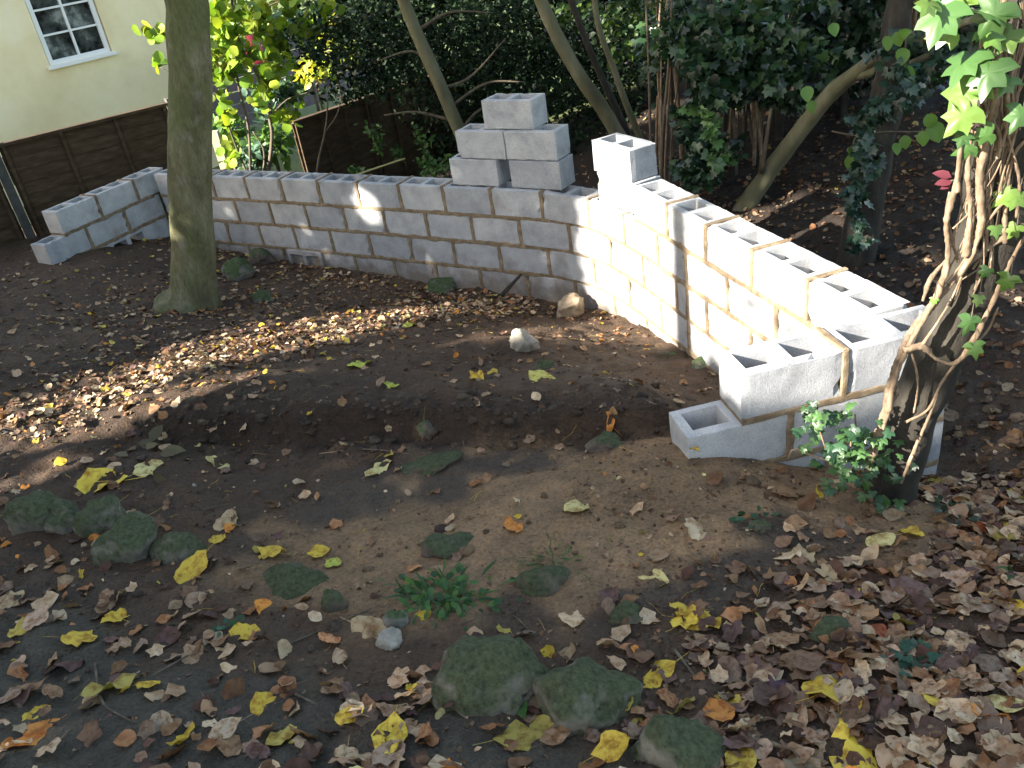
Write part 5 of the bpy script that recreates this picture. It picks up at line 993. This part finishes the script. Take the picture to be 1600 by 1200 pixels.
c = (pick(r_, n_, [(.06, .045, .033), (.08, .06, .043), (.05, .038, .029)], .3) * (1 - sm_) + pick(r_, n_, [(.16, .105, .058), (.11, .075, .045)], .3) * sm_); w_ = r_.random(n_) < .03; c[w_] = (.32, .29, .24)
tag(link('soil_crumbs', tri_mesh('soil_crumbs', V.reshape(-1, 3), T, np.repeat(c, 12, 0)), M_LITTER), 'crumbs of earth and grit on the bare soil', kind='stuff')
# twigs
TW = [([(240, 1060), (330, 1010), (395, 985)], .0035, 'long bare twig on the grey path'), ([(455, 1085), (520, 1120), (575, 1180)], .005, 'stout grey twig near the bottom edge'), ([(150, 1040), (165, 1105), (215, 1135)], .004, 'forked brown twig in the lower left litter'), ([(1055, 1020), (1085, 1060), (1102, 1085)], .005, 'orange-brown twig standing in the litter'), ([(1150, 1160), (1200, 1165), (1240, 1180)], .0075, 'thick pale twig at the bottom edge'), ([(1425, 905), (1480, 950), (1530, 985)], .004, 'thin dark twig across the litter towards the right'), ([(430, 1020), (500, 990), (580, 955)], .003, 'fine brown twig on bare dark soil'), ([(845, 1010), (790, 960), (720, 980)], .003, 'curved rusty twig arched over the largest boulder'), ([(1180, 1010), (1195, 1030), (1220, 1050)], .006, 'grey twig stub by the glossy brown leaf'), ([(280, 818), (320, 800), (365, 790)], .003, 'thin red-brown twig behind the mossy row'), ([(500, 712), (570, 705), (640, 712)], .0025, 'straw-coloured stem lying along the trench edge'), ([(995, 620), (1015, 632), (1035, 638)], .004, 'pale short stick on the mound near the wall')]
for L, r0, lb in TW:
    P_ = [ground_at(u, v) + np.array([0, 0, .012]) for u, v in L]; o = tube('twig', P_, [r0, r0 * .9, r0 * .6], M_STEM if 'straw' not in lb and 'pale' not in lb else M_VINE, None, 6, 14, .12, 3, rscale=40); tag(o, lb, 'twig')
o = tube('stick', [at_y(783, 462, 6.15), at_y(798, 446, 6.19), at_y(815, 428, 6.24)], [.018, .016, .010], M_BARKD, None, 7, 12, .15, 4); tag(o, 'dark stick leaning against the foot of the main wall', 'stick')
o = tube('cane', [at_y(555, 274, 7.9), at_y(590, 262, 8.2), at_y(632, 248, 8.6)], .009, simple('straw_cane', [(.3, (.35, .28, .10)), (.7, (.5, .42, .18))], 10, .8, .2), None, 6, 8); tag(o, 'straw-coloured cane lying behind the main wall', 'cane')
# little plants
OVF = (OVL[0] - np.array([0, .5, 0])) * np.array([1.25, 1, .6]), OVL[1]
def d_fine(x, y): return np.clip(.35 + .5 * d_mid(x, y) + .35 * n2(x, y, 1.1, 3, 95), .05, 1) * (1 - .6 * sand(x, y))
D = [sample(15000, -4.8, 1.25, 1.0, 8.8, d_fine, .010, .028, 31, .06), sample(5000, 1.5, 6, 1.5, 9, lambda x, y: .8 + 0 * x, .012, .03, 32, .02), sample(2500, .2, 2.6, .8, 3.1, lambda x, y: .9 + 0 * x, .01, .03, 33, .04), sample(3000, -3.3, .0, 3.9, 6.2, lambda x, y: np.exp(-((y - (5.22 + .87 * (x + 1.15))) / .42) ** 2), .018, .042, 34, .10)]
P_ = np.concatenate([d[0] for d in D]); s_ = np.concatenate([d[1] for d in D]); c_ = np.concatenate([d[2] for d in D]); r_ = np.random.default_rng(86); dk = r_.random(len(P_)) < .45; c_[dk] *= .38
pq_ = project(P_); k = (pq_[:, 0] > -30) & (pq_[:, 0] < 1630) & (pq_[:, 1] > -30) & (pq_[:, 1] < 1230); P_, s_, c_ = P_[k], s_[k], c_[k]
V, T, c = leaves(OVF, P_ + np.array([0, 0, .004]), gnorm(P_[:, 0], P_[:, 1]) + r_.normal(size=P_.shape) * .3, s_, c_, r_, None, .06); tag(link('leaf_crumbs', tri_mesh('leaf_crumbs', V, T, c), M_LITTER), 'broken bits of dead leaf and bark mixed into the soil', kind='stuff')
# clods
bm = bmesh.new(); bmesh.ops.create_icosphere(bm, subdivisions=2, radius=.5); CV = np.array([v_.co[:] for v_ in bm.verts]); CT = np.array([[v_.index for v_ in f_.verts] for f_ in bm.faces]); bm.free()
n_ = 2600; x = r_.uniform(-3.4, 1.2, n_); y = r_.uniform(2.0, 7.2, n_); bk_ = np.exp(-((y - (3.40 - .25 * x)) / .2) ** 2); k = (r_.random(n_) < .28 + .7 * bk_) & wall_clear(x, y); x, y = x[k], y[k]
n2_ = 500; xb = r_.uniform(-1.9, .65, n2_); yb_ = 3.38 - .25 * xb + r_.normal(size=n2_) * .1; x = np.r_[x, xb]; y = np.r_[y, yb_]; n_ = len(x); s_ = np.clip(r_.exponential(.011, n_) + .008, 0, .06); P_ = np.stack([x, y, gz(x, y)], 1)
nz = np.stack([1 + .6 * fbm(CV * 2.6 + 7.3 * i, 3, i) for i in range(12)]); V = CV[None] * nz[r_.integers(0, 12, n_)][:, :, None] * s_[:, None, None] * np.stack([r_.uniform(.7, 1.3, n_), r_.uniform(.7, 1.3, n_), r_.uniform(.4, .8, n_)], 1)[:, None, :] + P_[:, None]
sm_ = sand(x, y)[:, None]; c = pick(r_, n_, [(.07, .05, .035), (.088, .064, .045), (.058, .042, .030)], .2) * (1 - sm_) + pick(r_, n_, [(.17, .11, .06), (.12, .08, .048)], .2) * sm_
tag(link('soil_clods', tri_mesh('soil_clods', V.reshape(-1, 3), (CT[None] + (np.arange(n_) * len(CV))[:, None, None]).reshape(-1, 3), np.repeat(c, len(CV), 0)), M_SOIL), 'clods of loose earth on the bank and mound', kind='stuff')
def tuft(u, v, wpx, n, cols, label, size, tpl, seed, up=.5, hgt=.03, name='weed'):
    p = ground_at(u, v); k = np.linalg.norm(p - CAM) / FPX; r_ = np.random.default_rng(seed); w = wpx * k; o = empty(name, p, label, 'plant')
    d_ = r_.normal(size=(n, 3)) * np.array([w * .3, w * .26, 0]); P_ = p + d_; P_[:, 2] = gz(P_[:, 0], P_[:, 1]) + r_.uniform(.004, hgt, n); h_ = np.c_[d_[:, :2] / (w * .3), r_.uniform(.2, .9, n) * up]
    V, T, c = leaves(tpl, P_, np.tile(np.array([0, -.2, .9]), (n, 1)) + r_.normal(size=(n, 3)) * .4, r_.uniform(*size, n), pick(r_, n, cols, .2), r_, h_); link('foliage', tri_mesh('foliage', V, T, c), M_LEAF, o); tube('stem', [p - np.array([0, 0, .02]), p + np.array([0, 0, hgt])], .002, M_STEM, o, 5)
GRN = [(.05, .12, .03), (.07, .15, .035), (.035, .09, .03)]; BLADE = tpl_ovate(.12, .3, .5, (0, .4, .75, 1))
tuft(692, 938, 120, 150, GRN, 'low weed tuft spreading above the largest boulder', (.02, .045), OV, 1); tuft(690, 930, 120, 60, GRN, 'grass blades growing through the weed tuft', (.05, .10), BLADE, 2, 1.5, .02, 'grass_clump'); tuft(860, 880, 70, 70, GRN, 'thin grass growing on the mossy lump in the sand', (.03, .055), BLADE, 3, 1.4, .015, 'grass_clump')
tuft(825, 1100, 60, 8, [(.05, .14, .04), (.07, .18, .05)], 'weed with broad oval leaves between the two biggest boulders', (.05, .075), OV, 4, .8); tuft(1185, 818, 46, 16, [(.04, .09, .045)], 'small dark green seedling in the sandy soil near the wall', (.025, .045), OV, 5); tuft(1430, 1045, 60, 26, [(.03, .08, .05)], 'low green weed in the thick litter', (.02, .04), IVY, 6); tuft(1590, 905, 30, 12, GRN, 'green weed at the right edge', (.03, .05), OV, 7)
tuft(445, 398, 22, 12, [(.22, .30, .10), (.16, .26, .08)], 'pale green seedling at the foot of the main wall', (.05, .09), OVL, 8, 1.3, .05); tuft(1495, 805, 60, 30, [(.03, .06, .04)], 'dull green weed right of the ivy trunk', (.02, .04), OV, 9); tuft(360, 985, 40, 12, [(.04, .11, .06)], 'tiny clover leaves near the blotched yellow leaf', (.015, .028), RND, 10); tuft(1045, 560, 20, 8, GRN, 'tiny weed in the hollow below the wall', (.02, .04), OV, 11); tuft(718, 448, 26, 10, [(.12, .20, .05)], 'small green plant beside the low mossy rock', (.04, .07), OV, 12)
tuft(215, 712, 64, 9, [(.12, .10, .05), (.16, .12, .06)], 'withered brown rosette of pointed leaves by the trench', (.08, .12), OVL, 13, .35, .02, 'withered_plant')
